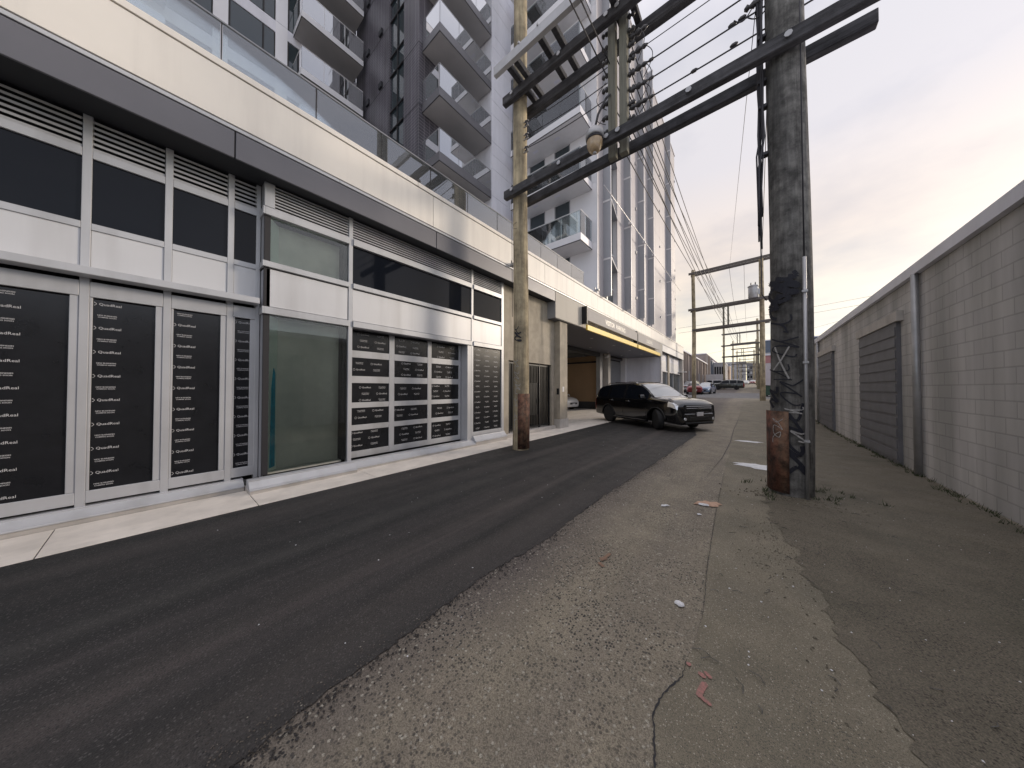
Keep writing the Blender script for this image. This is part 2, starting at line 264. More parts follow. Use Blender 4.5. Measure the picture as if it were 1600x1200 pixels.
dirt_m = asphalt('packed_dirt', (0.135, 0.118, 0.088), (0.2, 0.17, 0.13), (0.02, 0.018, 0.014), fs=0.9, dark_amt=0.7, light_amt=0.2, patches=0.7, patch_col=(0.065, 0.064, 0.042), bump=1.0)

# ---------------------------------------------------------------- mesh helpers
def link(o, parent=None, kind=None):
    S.collection.objects.link(o)
    if parent is not None: o.parent = parent; o.matrix_parent_inverse = Matrix.Translation(-parent.location) if parent.type == 'EMPTY' else Matrix.Translation(-parent.location)
    if kind: o['kind'] = kind
    return o
def tag(o, label=None, cat=None, group=None, kind=None):
    for k, v in (('label', label), ('category', cat), ('group', group), ('kind', kind)):
        if v: o[k] = v
    return o
def thing(name, label, cat, loc=(0, 0, 0), group=None):
    o = bpy.data.objects.new(name, None); o.empty_display_size = 0.2; o.location = loc; S.collection.objects.link(o); return tag(o, label, cat, group)
class MB:
    def __init__(s): s.v = []; s.f = []; s.smooth = []
    def add(s, vs, fs, sm=False):
        k = len(s.v); s.v += [tuple(v) for v in vs]; s.f += [tuple(i + k for i in f) for f in fs]; s.smooth += [sm] * len(fs); return s
    def box(s, x0, x1, y0, y1, z0, z1):
        if x0 > x1: x0, x1 = x1, x0
        if y0 > y1: y0, y1 = y1, y0
        if z0 > z1: z0, z1 = z1, z0
        return s.add([(x0, y0, z0), (x1, y0, z0), (x1, y1, z0), (x0, y1, z0), (x0, y0, z1), (x1, y0, z1), (x1, y1, z1), (x0, y1, z1)],
              [(0, 3, 2, 1), (4, 5, 6, 7), (0, 1, 5, 4), (1, 2, 6, 5), (2, 3, 7, 6), (3, 0, 4, 7)])
    def prism(s, pts, axis, a, b):
        """extrude polygon pts (2D) along axis from a to b"""
        def mk(p, t): return (t, p[0], p[1]) if axis == 'x' else ((p[0], t, p[1]) if axis == 'y' else (p[0], p[1], t))
        n = len(pts); return s.add([mk(p, a) for p in pts] + [mk(p, b) for p in pts], [tuple(range(n))[::-1], tuple(range(n, 2 * n))] + [(i, (i + 1) % n, n + (i + 1) % n, n + i) for i in range(n)])
    def tube(s, path, r, n=6, cap=True):
        pts = [Vector(p) for p in path]; k = len(s.v); m = len(pts)
        rs = r if isinstance(r, (list, tuple)) else [r] * m
        up = None
        for i, p in enumerate(pts):
            d = (pts[min(i + 1, m - 1)] - pts[max(i - 1, 0)]).normalized()
            if up is None or abs(d.dot(up)) > 0.95: up = Vector((0, 0, 1)) if abs(d.z) < 0.9 else Vector((1, 0, 0))
            a = d.cross(up).normalized(); b = d.cross(a).normalized(); up = -b if False else up
            for j in range(n):
                t = 2 * math.pi * j / n; s.v.append(tuple(p + a * math.cos(t) * rs[i] + b * math.sin(t) * rs[i]))
        for i in range(m - 1):
            for j in range(n):
                s.f.append((k + i * n + j, k + i * n + (j + 1) % n, k + (i + 1) * n + (j + 1) % n, k + (i + 1) * n + j)); s.smooth.append(True)
        if cap:
            s.f.append(tuple(k + j for j in range(n))[::-1]); s.f.append(tuple(k + (m - 1) * n + j for j in range(n))); s.smooth += [False, False]
        return s
    def lathe(s, prof, c=(0, 0, 0), n=16, axis='z'):
        k = len(s.v)
        for (r, h) in prof:
            for j in range(n):
                t = 2 * math.pi * j / n; a, b = r * math.cos(t), r * math.sin(t)
                p = (a, b, h) if axis == 'z' else ((h, a, b) if axis == 'x' else (b, h, a))
                s.v.append((p[0] + c[0], p[1] + c[1], p[2] + c[2]))
        for i in range(len(prof) - 1):
            for j in range(n):
                s.f.append((k + i * n + j, k + i * n + (j + 1) % n, k + (i + 1) * n + (j + 1) % n, k + (i + 1) * n + j)); s.smooth.append(True)
        s.f.append(tuple(k + j for j in range(n))[::-1]); s.f.append(tuple(k + (len(prof) - 1) * n + j for j in range(n))); s.smooth += [False, False]
        return s
    def build(s, name, m, parent=None, bevel=0.0, kind=None, loc=None):
        me = bpy.data.meshes.new(name); me.from_pydata(s.v, [], s.f)
        me.polygons.foreach_set('use_smooth', s.smooth)
        if bevel:
            bm = bmesh.new(); bm.from_mesh(me); bmesh.ops.recalc_face_normals(bm, faces=bm.faces)
            bmesh.ops.bevel(bm, geom=[e for e in bm.edges], offset=bevel, segments=1, affect='EDGES', clamp_overlap=True); bm.to_mesh(me); bm.free()
        me.materials.append(m); me.update()
        o = bpy.data.objects.new(name, me)
        return link(o, parent, kind)
def B(name, m, parent, x0, x1, y0, y1, z0, z1, bevel=0.0, kind=None): return MB().box(x0, x1, y0, y1, z0, z1).build(name, m, parent, bevel, kind)
def dup(o, parent=None, off=(0, 0, 0)):
    """copy an object and its children, shifted"""
    c = o.copy(); S.collection.objects.link(c)
    if parent is not None: c.parent = parent
    c.location = Vector(o.location) + Vector(off)
    for ch in o.children: dup(ch, c)
    return c
_tm = {}
def text_mesh(body, size, depth=0.0, bold=0.0):
    key = (body, size, depth, bold)
    if key not in _tm:
        cu = bpy.data.curves.new('t', 'FONT'); cu.body = body; cu.size = size; cu.extrude = depth; cu.align_x = 'CENTER'; cu.align_y = 'CENTER'; cu.resolution_u = 2; cu.offset = bold; cu.space_line = 0.8
        o = bpy.data.objects.new('t', cu); S.collection.objects.link(o)
        me = bpy.data.meshes.new_from_object(o.evaluated_get(bpy.context.evaluated_depsgraph_get()))
        _tm[key] = ([tuple(v.co) for v in me.vertices], [tuple(p.vertices) for p in me.polygons]); bpy.data.objects.remove(o)
    return _tm[key]
def gz(y): return 0.0 if y < 16 else (0.026 * (y - 16) if y < 150 else 3.484)
# ================================================================ SETTING: ground
def sheet(name, xs, ys, zf, m, kind='structure', parent=None):
    me = MB(); nx = len(xs)
    me.v = [(x, y, zf(x, y)) for y in ys for x in xs]
    me.f = [(j * nx + i, j * nx + i + 1, (j + 1) * nx + i + 1, (j + 1) * nx + i) for j in range(len(ys) - 1) for i in range(nx - 1)]; me.smooth = [True] * len(me.f)
    return me.build(name, m, parent, kind=kind)
def ground_z(x, y):
    if x < -5.04 and y <= 36.3: return -0.06
    return gz(y)
ys_ = [-40, -20, -10, 0, 10, 16, 20, 25, 30, 34, 36.3, 36.32, 40, 50, 60, 80, 100, 150, 150.5, 300, 900]
tag(sheet('ground', [-400, -100, -30, -12, -5.12, -5.03, -3, -1, 1, 3, 10, 40, 400], ys_, ground_z, asph_old), kind='structure')
# fresh asphalt lane, irregular right edge
def ribbon(name, left, right, m, dz, y0, y1, step, jl=0.0, jr=0.0, parent=None, kind='structure'):
    me = MB(); ys = []; y = y0
    while y <= y1: ys.append(y); y += step
    rr = random.Random(3); wl = wr = 0
    for y in ys:
        wl = wl * 0.7 + rr.uniform(-1, 1) * jl; wr = wr * 0.7 + rr.uniform(-1, 1) * jr
        a, b_ = left(y) + wl, right(y) + wr
        for k in range(5): me.v.append((a + (b_ - a) * k / 4, y, gz(y) + dz))
    me.f = [(j * 5 + i, j * 5 + i + 1, (j + 1) * 5 + i + 1, (j + 1) * 5 + i) for j in range(len(ys) - 1) for i in range(4)]; me.smooth = [True] * len(me.f)
    return me.build(name, m, parent, kind=kind)
def interp(tab, y):
    if y <= tab[0][0]: return tab[0][1]
    for (a, b_), (c, d) in zip(tab, tab[1:]):
        if y <= c: return b_ + (d - b_) * (y - a) / (c - a)
    return tab[-1][1]
edge = [(-12, -1.7), (0.2, -1.66), (0.8, -1.68), (1.7, -1.72), (2.5, -1.63), (3.7, -1.66), (7.5, -1.51), (11.4, -1.40), (13.5, -1.75), (16, -2.4), (20, -3.6), (24, -4.9), (25, -5.02)]
ribbon('fresh_asphalt_lane', lambda y: -5.03, lambda y: interp(edge, y), asph_new, 0.006, -12, 24.9, 0.03, 0, 0.011)
pe = [(-12, -0.5), (0.9, -0.30), (1.32, -0.32), (1.5, -0.37), (1.63, -0.36), (1.72, -0.33), (1.79, -0.30), (2.4, -0.27), (3.08, -0.31), (4.37, -0.35), (7, -0.40), (14.6, -0.46), (24, -0.5), (34, -0.45)]
ribbon('smooth_asphalt_strip', lambda y: interp(pe, y), lambda y: 2.2, asph_patch, 0.005, -10, 35, 0.07, 0.010, 0)
# raised crack lips on the strip edge
def crack(pts, w0, seed, name='pavement_crack'):
    rr = random.Random(seed); mb = MB(); P = []
    for (x0, y0), (x1, y1) in zip(pts, pts[1:]):
        n = max(2, int(math.hypot(x1 - x0, y1 - y0) / .015))
        for i in range(n): P.append((x0 + (x1 - x0) * i / n + rr.uniform(-.004, .004), y0 + (y1 - y0) * i / n))
    L = len(P)
    for i, (x, y) in enumerate(P): ww = w0 * rr.uniform(.3, 1.0) * min(1, 4 * i / L + .1, 4 * (L - i) / L + .1); mb.v += [(x - ww, y, gz(y) + .0085), (x + ww, y, gz(y) + .0085)]
    for i in range(L - 1): mb.f.append((2 * i, 2 * i + 1, 2 * i + 3, 2 * i + 2)); mb.smooth.append(False)
    return mb.build(name, joint, kind='structure')
crack([(interp(pe, .8 + i * .05), .8 + i * .05) for i in range(24)], .0055, 5)
crack([(interp(pe, 2.0 + i * .1) + .004, 2.0 + i * .1) for i in range(50)], .003, 6)
crack([(-.28, 2.05), (-.2, 2.0), (-.1, 2.02), (0, 1.96)], .003, 7)
crack([(-.62, 6.0), (-.5, 8.0), (-.46, 10.5), (-.5, 14), (-.46, 20)], .012, 8)
tag(sheet('cross_street', [-60, -20, -5, 2, 20, 60], [37.5, 40, 44, 48, 51], lambda x, y: gz(y) + 0.006, asph_road), kind='structure')
tag(sheet('parking_lot', [-30, -15, -5.2], [51.2, 60, 75, 86], lambda x, y: gz(y) + 0.006, asph_road), kind='structure')
# dirt at the right hand side
def dirt_l(y): return interp([(-6, 0.62), (1, .62), (2.2, .50), (3.2, .36), (4.4, .24), (5.4, .12), (6.4, .2), (7.2, .6), (9, 1.0), (36, 1.3)], y)
ribbon('dirt_verge', dirt_l, lambda y: 2.32, dirt_m, 0.010, -6, 34, 0.035, 0.035, 0)
# pavement: concrete slabs, each a part
pv = B('pavement', joint, None, -5.90, -5.045, -12, 36.25, -0.06, 0.002); pv['kind'] = 'structure'
for i in range(31):
    y0 = -11.6 + 1.56 * i
    if y0 + 1.55 > 36.2: break
    dz = random.uniform(-.001, .0015)
    B('paving_slab', pave, pv, -5.90, -5.03, y0, y0 + 1.552, -0.04, 0.012 + dz, bevel=0.004)
fl = B('forecourt', joint, None, -9.4, -5.905, 10.2, 26.2, -0.06, 0.0); fl['kind'] = 'structure'
for i in range(5):
    for j in range(2):
        B('concrete_slab', pave, fl, -9.35 + j * 1.735, -9.35 + j * 1.735 + 1.70, 10.25 + i * 3.19, 10.25 + i * 3.19 + 3.17, -0.03, 0.010, bevel=0.004)

# ================================================================ APARTMENT BUILDING
AB = thing('apartment_building', 'tall apartment block of charcoal brick and white panels above a silver-framed storefront along the alley', 'apartment building', (-5.8, 8, 0))
# --- podium parapet, reveals, fascia (podium runs Y -13..36)
PX = -5.55
def seg(name, m, x0, x1, ys, z0, z1, gap=0.012, bevel=0.004):
    for a, b_ in zip(ys, ys[1:]): B(name, m, AB, x0, x1, a + gap / 2, b_ - gap / 2, z0, z1, bevel)
B('parapet_core', joint, AB, -5.95, PX - 0.03, -13, 36.0, 4.82, 5.98)
seg('parapet_panel', cream, PX - 0.03, PX, [-13, -9, -5.5, -2.3, 3.95, 8.6, 13.2, 18.2, 23.0, 28.0, 32.0, 36.0], 5.235, 5.93)
seg('coping_panel', cream, -5.97, PX + 0.012, [-13, -8, -3.5, 3.55, 9.0, 13.2, 19.5, 26.0, 31, 36.02], 5.945, 6.035, 0.008)
seg('trim_strip', alu, PX - 0.03, PX + 0.004, [-13, -6, 2, 9, 13.2, 20, 27, 36.0], 5.165, 5.215, 0.006)
seg('fascia_panel', fasc, PX - 0.03, PX, [-13, -9.6, -6.2, -2.72, 0.66, 4.04, 7.42, 9.30], 4.775, 5.15, 0.016)
seg('fascia_panel', panel, PX - 0.03, PX, [26.25, 29.5, 32.8, 36.0], 4.62, 5.15, 0.016)
B('podium_soffit', soff, AB, -6.5, PX - 0.032, -13, 9.3, 4.80, 4.815)
B('podium_soffit', soff, AB, -7.5, PX - 0.032, 26.25, 35.9, 4.60, 4.615)
B('podium_roof', conc2, AB, -18.4, -5.95, -13, 13.2, 5.70, 5.90)
# header over the parking entry
seg('header_panel', header_m, PX - 0.03, PX, [9.32, 11.55, 14.6, 17.7, 20.8, 23.9, 26.22], 4.18, 5.15, 0.01)
B('header_return', fin_m, AB, -5.90, PX - 0.03, 9.32, 9.35, 4.18, 4.80)
B('header_core', joint, AB, -5.86, PX - 0.032, 9.36, 26.2, 4.20, 5.15)
B('entry_soffit', fasc, AB, -9.1, PX - 0.03, 9.36, 26.2, 4.165, 4.185)
for a in (11.2, 14.4, 17.6, 20.6, 23.4):
    for xx in (-6.4, -7.9):
        o = MB().lathe([(0.07, 4.158), (0.085, 4.1645)], (xx, a, 0), 12).build('soffit_downlight', whitem, AB)
sg = B('sign_panel', sign_m, AB, -5.36, -5.30, 11.56, 18.5, 4.44, 4.95, 0.006)
def letters(body, size, x, y, z, m, parent, name='lettering', bold=0.0, depth=0.004):
    vs, fs = text_mesh(body, size, depth, bold); mb = MB(); mb.add([(x + v[2], y + v[0], z + v[1]) for v in vs], fs); return mb.build(name, m, parent)
letters('VISITOR  PARKING', 0.34, -5.296, 14.9, 4.69, sign_l, sg, bold=0.006)
sg2 = B('sign_panel', sign_m, AB, -5.36, -5.30, 18.72, 24.2, 4.44, 4.95, 0.006)
letters('LOADING', 0.34, -5.296, 21.3, 4.69, sign_l, sg2, bold=0.006)
for yy in (11.52, 18.6): B('sign_bracket', black, AB, -5.545, -5.31, yy - .03, yy + .03, 4.3, 5.05)
cb_ = B('clearance_bar', yellow, AB, -5.37, -5.29, 11.5, 18.5, 4.02, 4.25, 0.01)
B('clearance_bar', yellow, AB, -5.37, -5.29, 18.7, 24.3, 4.02, 4.25, 0.01)
for yy in (12.5, 17.5, 19.6, 23.4): B('bar_chain', black, AB, -5.335, -5.325, yy, yy + .012, 4.25, 4.45)
# security cameras
def sec_cam(x, y, z):
    c = MB().box(x - .02, x + .16, y - .05, y + .05, z, z + .1).build('security_camera', galv, AB, 0.012); MB().box(x - .06, x - .02, y - .02, y + .02, z + .02, z + .2).build('bracket', galv, c)
sec_cam(-5.52, 12.9, 6.06); sec_cam(-5.53, 6.75, 5.22)
c = MB().tube([(-8.28, 20.95, 3.86), (-7.9, 20.6, 3.86)], 0.09, 8).build('entry_light_bar', white, AB)

# --- storefront ------------------------------------------------------------
XF = -5.85
def pane(name, m, x, y0, y1, z0, z1, parent, t=0.012): return B(name, m, parent, x - t, x, y0, y1, z0, z1)
LOGO = None
def print_cell(mb, kind, y, z, s, x):
    if kind:
        for dz, body, sz in ((s * .115, 'NEW BUSINESSES', s * .185), (-s * .115, 'COMING SOON', s * .185)):
            vs, fs = text_mesh(body, 1.0, 0, 0.012); mb.add([(x, y + v[0] * sz, z + dz + v[1] * sz) for v in vs], fs)
    else:
        vs, fs = text_mesh('QuadReal', 1.0, 0, 0.0); mb.add([(x, y + s * .22 + v[0] * s * .42, z + v[1] * s * .42) for v in vs], fs)
        r0, r1 = s * .22, s * .17
        for q in range(6):
            a0, a1 = R(60 * q + 8), R(60 * q + 52); cy = y - s * 0.98
            mb.add([(x, cy + r * math.sin(a), z + r * math.cos(a)) for r, a in ((r0, a0), (r0, a1), (r1, a1), (r1, a0))], [(0, 1, 2, 3)])
def prints(parent, x, y0, y1, z0, z1, py=0.35, pz=0.129, s=0.105, oy=0.0, oz=0.0, ph=0):
    mb = MB(); r = 0; z = z1 - 0.05 - oz
    while z > z0 + 0.03:
        y = y0 + 0.14 + oy; c = 0
        while y < y1 - 0.09:
            print_cell(mb, (r + c + ph) % 2, y, z, s, x); y += py; c += 1
        z -= pz; r += 1
    if mb.v: mb.build('lettering', ink, parent, kind='stuff')
def louvre(y0, y1, z0, z1, x, n, parent=AB, m=alu):
    f = B('louvre', joint, parent, x - .16, x - .12, y0, y1, z0, z1)
    h = (z1 - z0) / n
    for i in range(n):
        zz = z0 + h * i
        MB().prism([(x, zz + h * .04), (x - .006, zz + h * .56), (x - .10, zz + h * 1.0), (x - .10, zz + h * .92), (x - .02, zz + h * .44)], 'y', y0, y1).build('slat', m, f)
    return f
def bar_y(name, y0, y1, z0, z1, x=XF, d=0.12, out_=0.0, m=alu): return B(name, m, AB, x - d, x + out_, y0, y1, z0, z1, 0.004)
Z0, ZW1, ZS0, ZS1, ZU1, ZL1 = 0.16, 2.70, 2.80, 3.46, 4.30, 4.80
# recessed section left of the bays, X = -6.06 and running out of frame to the left
XR = -6.06
yl = [-12.9, -11.6, -10.3, -9.0, -7.7, -6.4, -5.1, -3.8, -2.5, -1.2, -0.55, 0.08, 0.69]
for i, (a, b_) in enumerate(zip(yl, yl[1:] + [1.02])):
    bar_y('mullion', a - 0.035, a + 0.035, 0.14, 4.80, XR)
    louvre(a + .035, b_ - .04, 4.40, 4.79, XR - .01, 6)
    pane('window_glass', g_dark, XR - .03, a + .036, b_ - .036, 3.52, 4.30, AB)
    B('spandrel_panel', panel, AB, XR - .05, XR - .015, a + .036, b_ - .036, 2.98, 3.44, 0.004)
    fp = pane('window_film', film, XR - .03, a + .06, b_ - .10, 0.34, 2.62, AB)
    prints(fp, XR - .028, a + .06 - .04, b_ - .02, 0.34, 2.62, py=0.42, pz=0.145, s=0.10, ph=i)
    for z0, z1 in ((4.30, 4.40), (3.44, 3.52)): bar_y('transom', a + .036, b_ - .036, z0, z1, XR)
    bar_y('door_frame', a + .036, b_ - .036, 2.64, 2.82, XR); bar_y('door_frame', a + .036, b_ - .036, 0.2, 0.34, XR)
    bar_y('door_frame', a + .036, a + .058, .342, 2.638, XR, out_=-.01); bar_y('door_frame', b_ - .098, b_ - .036, .342, 2.638, XR, out_=-.01)
B('canopy_ledge', alu, AB, XR, -5.86, -12.9, 1.0, 2.86, 2.95, 0.006)
bar_y('mullion', 0.98, 1.035, 0.14, 4.80, XR)
# bay corner return (faces the camera)
B('bay_return', fin_m, AB, XR + .002, XF - .05, 1.04, 1.07, 0.16, 2.72); B('bay_return', fin_m, AB, XR + .002, XF - .05, 1.04, 1.07, 2.84, 3.42); B('bay_return', fin_m, AB, XR + .002, XF - .05, 1.04, 1.07, 3.56, 4.28); B('bay_return', alu_d, AB, XR + .002, XF - .05, 1.04, 1.07, 4.42, 4.80)
B('corner_post', joint, AB, XF - .05, XF - .012, 1.045, 1.12, 0.2, 4.29)
B('corner_post', alu, AB, XF - .05, XF, 1.04, 1.17, 4.42, 4.80, .004)
for z0, z1 in ((4.28, 4.40), (3.46, 3.55), (2.72, 2.83)): B('transom', alu, AB, XR + .004, XF + .03, 1.02, 1.045, z0, z1, .003)
# bays (y0,y1)
bays = [(1.045, 2.28), (2.355, 5.41), (5.475, 6.64)]
for y in (2.315, 5.443): bar_y('mullion', y - .036, y + .036, 0.10, 4.80)
bar_y('mullion', 6.645, 6.75, 0.1, 4.80, d=.16)
for bi, (a, b_) in enumerate(bays):
    louvre(a + (.13 if bi == 0 else 0), b_, 4.405, 4.80, XF - .01, 8)
    for z0, z1, o_ in ((4.28, 4.40, .03), (3.46, 3.55, .03), (2.72, 2.83, .03)):
        bar_y('transom', a, b_, z0, z1, out_=o_)
    B('spandrel_panel', panel, AB, XF - .05, XF - .012, a + (.0 if bi else .03), b_ - .012, 2.845, 3.44, 0.004)
# bay 1: green glass with a shallow room behind
for (z0, z1) in ((0.24, 2.715), (3.555, 4.275)):
    pane('window_glass', g_green, XF - .035, 1.125, 2.279, z0, z1, AB)
    B('interior_back_wall', board, AB, -6.20, -6.12, 1.12, 2.24, z0 - .02, z1)
    MB().prism([(-5.93, 1.10), (-5.93, 1.135), (-6.115, 1.275), (-6.118, 1.24)], 'z', z0 - .02, z1).build('interior_side_wall', drywall, AB)
    B('interior_side_wall', dkint, AB, -6.12, -5.93, 2.21, 2.27, z0 - .02, z1)
    B('interior_floor', board, AB, -6.12, -5.93, 1.12, 2.2, z0 - .05, z0 - .02)
mb = MB(); mb.prism([(-5.96, .26), (-5.945, 1.2), (-5.96, 1.72), (-6.02, 1.86), (-6.08, 1.8), (-6.09, .26)], 'y', 1.125, 1.165); pass
# bay 2 upper, bay 3 upper
pane('window_glass', g_dark, XF - .035, 2.355, 5.41, 3.555, 4.275, AB); pane('window_glass', g_dark, XF - .035, 5.475, 6.64, 3.555, 4.275, AB)
# bay 3 lower film
f3 = pane('window_film', film, XF - .03, 5.50, 6.62, 0.36, 2.70, AB); prints(f3, XF - .0285, 5.53, 6.66, 0.36, 2.68, py=0.37, pz=0.146, s=0.10)
bar_y('transom', 5.475, 6.64, 0.27, 0.36)
# garage door in bay 2
GD = B('garage_door', joint, AB, XF - .34, XF - .31, 2.355, 5.40, 0.17, 2.72)
XG = XF - .25
cols = [(2.42, 3.22), (3.34, 4.20), (4.31, 5.18)]; rows = [(0.30, 0.71), (0.82, 1.16), (1.27, 1.66), (1.80, 2.17), (2.31, 2.70)]
for (ya, yb) in ((2.356, 2.42), (3.22, 3.34), (4.20, 4.31), (5.18, 5.25)): B('door_stile', alu, GD, XG - .04, XG, ya, yb, 0.172, 2.715, .003)
zr = [0.174] + [q for r in rows for q in r] + [2.716]
for k in range(0, len(zr) - 1, 2):
    if zr[k + 1] - zr[k] < .03: continue
    for ya, yb in cols: B('door_rail', alu, GD, XG - .04, XG - .002, ya, yb, zr[k], zr[k + 1], .003)
ri = 0
for r, (za, zb) in enumerate(rows):
    for c_, (ya, yb) in enumerate(cols):
        f_ = pane('door_pane', film, XG - .02, ya + .001, yb - .001, za + .001, zb - .001, GD, .008)
        prints(f_, XG - .0185, ya, yb, za + .01, zb, oy=((r * 37 + c_ * 53) % 5) * .04, oz=((r * 17 + c_ * 29) % 4) * .02, ph=r + c_)
B('door_jamb', alu, AB, XF - .31, XF - .002, 5.27, 5.405, 0.12, 2.715, .004); B('door_jamb', alu_d, AB, XF - .31, XF - .13, 2.352, 2.356, 0.17, 2.715)
B('door_head', fasc, AB, XF - .31, XF - .125, 2.36, 5.26, 2.722, 2.78)
# base: concrete curb + sloped metal sill, stepping
def base(y0, y1, x, h0, h1):
    MB().prism([(x - .3, -.05), (x + .145, -.05), (x + .145, h0), (x - .3, h0)], 'y', y0, y1).build('base_curb', conc2, AB, .006)
    MB().prism([(x - .1, h0 + .002), (x + .155, h0 + .002), (x + .155, h0 + .02), (x + .12, h0 + .035), (x + .03, h1 - .02), (x + .03, h1), (x - .1, h1)], 'y', y0, y1).build('base_sill', alu, AB, .003)
base(-12.9, 0.86, -6.06, 0.06, 0.17)
base(0.87, 2.36, -5.74, 0.055, 0.19)
base(2.365, 5.46, -5.86, 0.045, 0.165)
base(5.465, 6.76, -5.86, 0.10, 0.265)
# backing so nothing shows through
MB().add([(-5.955, 1.156, .28), (-6.06, 1.236, .28), (-6.05, 1.229, 1.80), (-6.02, 1.206, 1.88), (-5.98, 1.175, 1.55), (-5.948, 1.166, .28), (-6.053, 1.246, .28), (-6.043, 1.239, 1.80), (-6.013, 1.216, 1.88), (-5.973, 1.185, 1.55)], [(5, 6, 7, 8, 9), (4, 3, 2, 1, 0), (0, 1, 6, 5), (1, 2, 7, 6), (2, 3, 8, 7), (3, 4, 9, 8), (4, 0, 5, 9)]).build('foam_strip', teal, AB)
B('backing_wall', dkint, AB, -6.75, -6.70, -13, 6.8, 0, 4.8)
# --- concrete wall with security gate
B('concrete_wall', conc, AB, -6.25, -5.90, 6.76, 7.04, 0, 4.79); B('concrete_wall', conc, AB, -6.25, -5.90, 7.04, 9.6, 2.45, 4.79); B('concrete_wall', conc, AB, -6.25, -5.90, 9.60, 9.82, 0, 4.2)
B('doorway_step', conc2, AB, -6.4, -5.80, 6.78, 9.75, -.03, 0.13, .008)
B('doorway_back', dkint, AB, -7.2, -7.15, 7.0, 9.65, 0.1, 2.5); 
for q in (7.02, 9.62): B('doorway_side', conc, AB, -7.15, -6.26, q, q + .05, 0.1, 2.5)
GT = B('security_gate', black, AB, -6.02, -5.97, 7.05, 7.10, 0.14, 2.43)
for a, b_ in ((7.10, 7.17), (8.86, 8.93), (9.52, 9.58)): B('gate_post', black, GT, -6.02, -5.97, a, b_, .14, 2.43)
for z in (0.18, 2.36): B('gate_rail', black, GT, -6.015, -5.975, 7.17, 9.52, z, z + .05)
y = 7.25
while y < 9.5:
    if not 8.82 < y < 8.97: B('gate_bar', black, GT, -6.005, -5.985, y - .011, y + .011, .2, 2.36)
    y += 0.094
B('gate_mesh_panel', plast, GT, -6.035, -6.022, 7.6, 8.86, .6, 1.75)
B('lock_box', black, GT, -5.985, -5.95, 8.84, 8.92, 1.05, 1.2); MB().tube([(-5.95, 7.55, 1.0), (-5.9, 7.55, 1.0), (-5.9, 7.66, 1.0)], .012, 6).build('gate_handle', chrome, GT)
# entry column, plinth, intercom, plate
B('entry_column', conc, AB, -6.3, -5.66, 9.83, 10.42, 0.36, 4.16, .01); B('column_plinth', conc2, AB, -6.32, -5.635, 9.80, 10.45, 0, .36, .008)
B('intercom', black, AB, -5.79, -5.70, 9.79, 9.83, 1.32, 1.55, .005); B('column_plate', whitem, AB, -5.659, -5.65, 10.0, 10.14, 1.42, 1.62, .003)
lit_m = mat('lit_tube', (0.9, 0.85, 0.75)); _b = lit_m.node_tree.nodes['Principled BSDF']; _b.inputs['Emission Color'].default_value = (1, 0.86, 0.66, 1); _b.inputs['Emission Strength'].default_value = 9
# --- parking garage behind the forecourt
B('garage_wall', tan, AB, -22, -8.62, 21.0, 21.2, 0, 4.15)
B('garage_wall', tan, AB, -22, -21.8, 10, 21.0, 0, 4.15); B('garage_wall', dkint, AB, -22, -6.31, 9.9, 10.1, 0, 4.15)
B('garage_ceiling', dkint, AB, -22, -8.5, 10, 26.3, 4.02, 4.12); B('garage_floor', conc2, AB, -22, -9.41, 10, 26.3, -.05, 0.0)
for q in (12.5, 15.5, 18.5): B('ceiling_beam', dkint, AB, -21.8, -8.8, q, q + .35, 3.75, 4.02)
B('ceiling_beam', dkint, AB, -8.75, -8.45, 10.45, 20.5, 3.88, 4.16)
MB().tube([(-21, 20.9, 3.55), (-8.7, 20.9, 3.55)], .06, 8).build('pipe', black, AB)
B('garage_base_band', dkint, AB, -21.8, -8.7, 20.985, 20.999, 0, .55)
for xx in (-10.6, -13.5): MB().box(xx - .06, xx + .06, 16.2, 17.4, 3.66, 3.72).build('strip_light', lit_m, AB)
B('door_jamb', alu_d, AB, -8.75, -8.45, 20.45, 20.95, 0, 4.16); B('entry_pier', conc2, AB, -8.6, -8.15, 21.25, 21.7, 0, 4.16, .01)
sh = B('roller_shutter', joint, AB, -8.72, -8.68, 21.7, 25.4, 0, 3.9)
for i in range(38): MB().prism([(-8.68, i * .1), (-8.655, i * .1 + .02), (-8.655, i * .1 + .08), (-8.68, i * .1 + .097)], 'y', 21.72, 25.38).build('slat', alu_d, sh)
B('shutter_hood', fasc, AB, -8.72, -8.5, 21.7, 25.4, 3.9, 4.16)
B('entry_wall', white, AB, -8.7, -8.3, 25.42, 26.2, 0, 4.16)
for a, b_ in ((-8.298, -7.45), (-7.435, -6.45), (-6.435, -5.66)): B('entry_wall', lgrey, AB, a, b_, 25.9, 26.2, 0, 4.16, .004)
B('entry_wall_edge', whitem, AB, -5.655, -5.56, 25.85, 26.2, 0, 4.16, .004)
# --- far storefronts Y 26.2 .. 36
for a, b_, k in ((26.25, 27.6, 'door'), (27.66, 29.4, 'w'), (29.95, 32.3, 'w'), (32.35, 35.5, 'w')):
    pane('window_glass', g_dark if k == 'door' else g_wall, -5.95, a, b_, .3, 3.0, AB); B('transom', whitem, AB, -6.0, -5.8, a, b_, 3.0, 3.1, .004)
    B('spandrel_panel', panel, AB, -5.98, -5.9, a, b_, 3.102, 4.0, .004); B('clerestory_panel', lgrey, AB, -5.98, -5.91, a, b_, 4.003, 4.59)
    B('mullion', alu, AB, -6.0, -5.86, b_ + .001, b_ + .049, 0.1, 4.59); B('base_curb', conc2, AB, -6.1, -5.72, a, b_, 0, .3)
B('concrete_pier', conc, AB, -6.1, -5.75, 29.46, 29.93, 0, 4.59); B('podium_end_wall', conc2, AB, -18, -5.57, 35.56, 35.98, 0, 5.1)
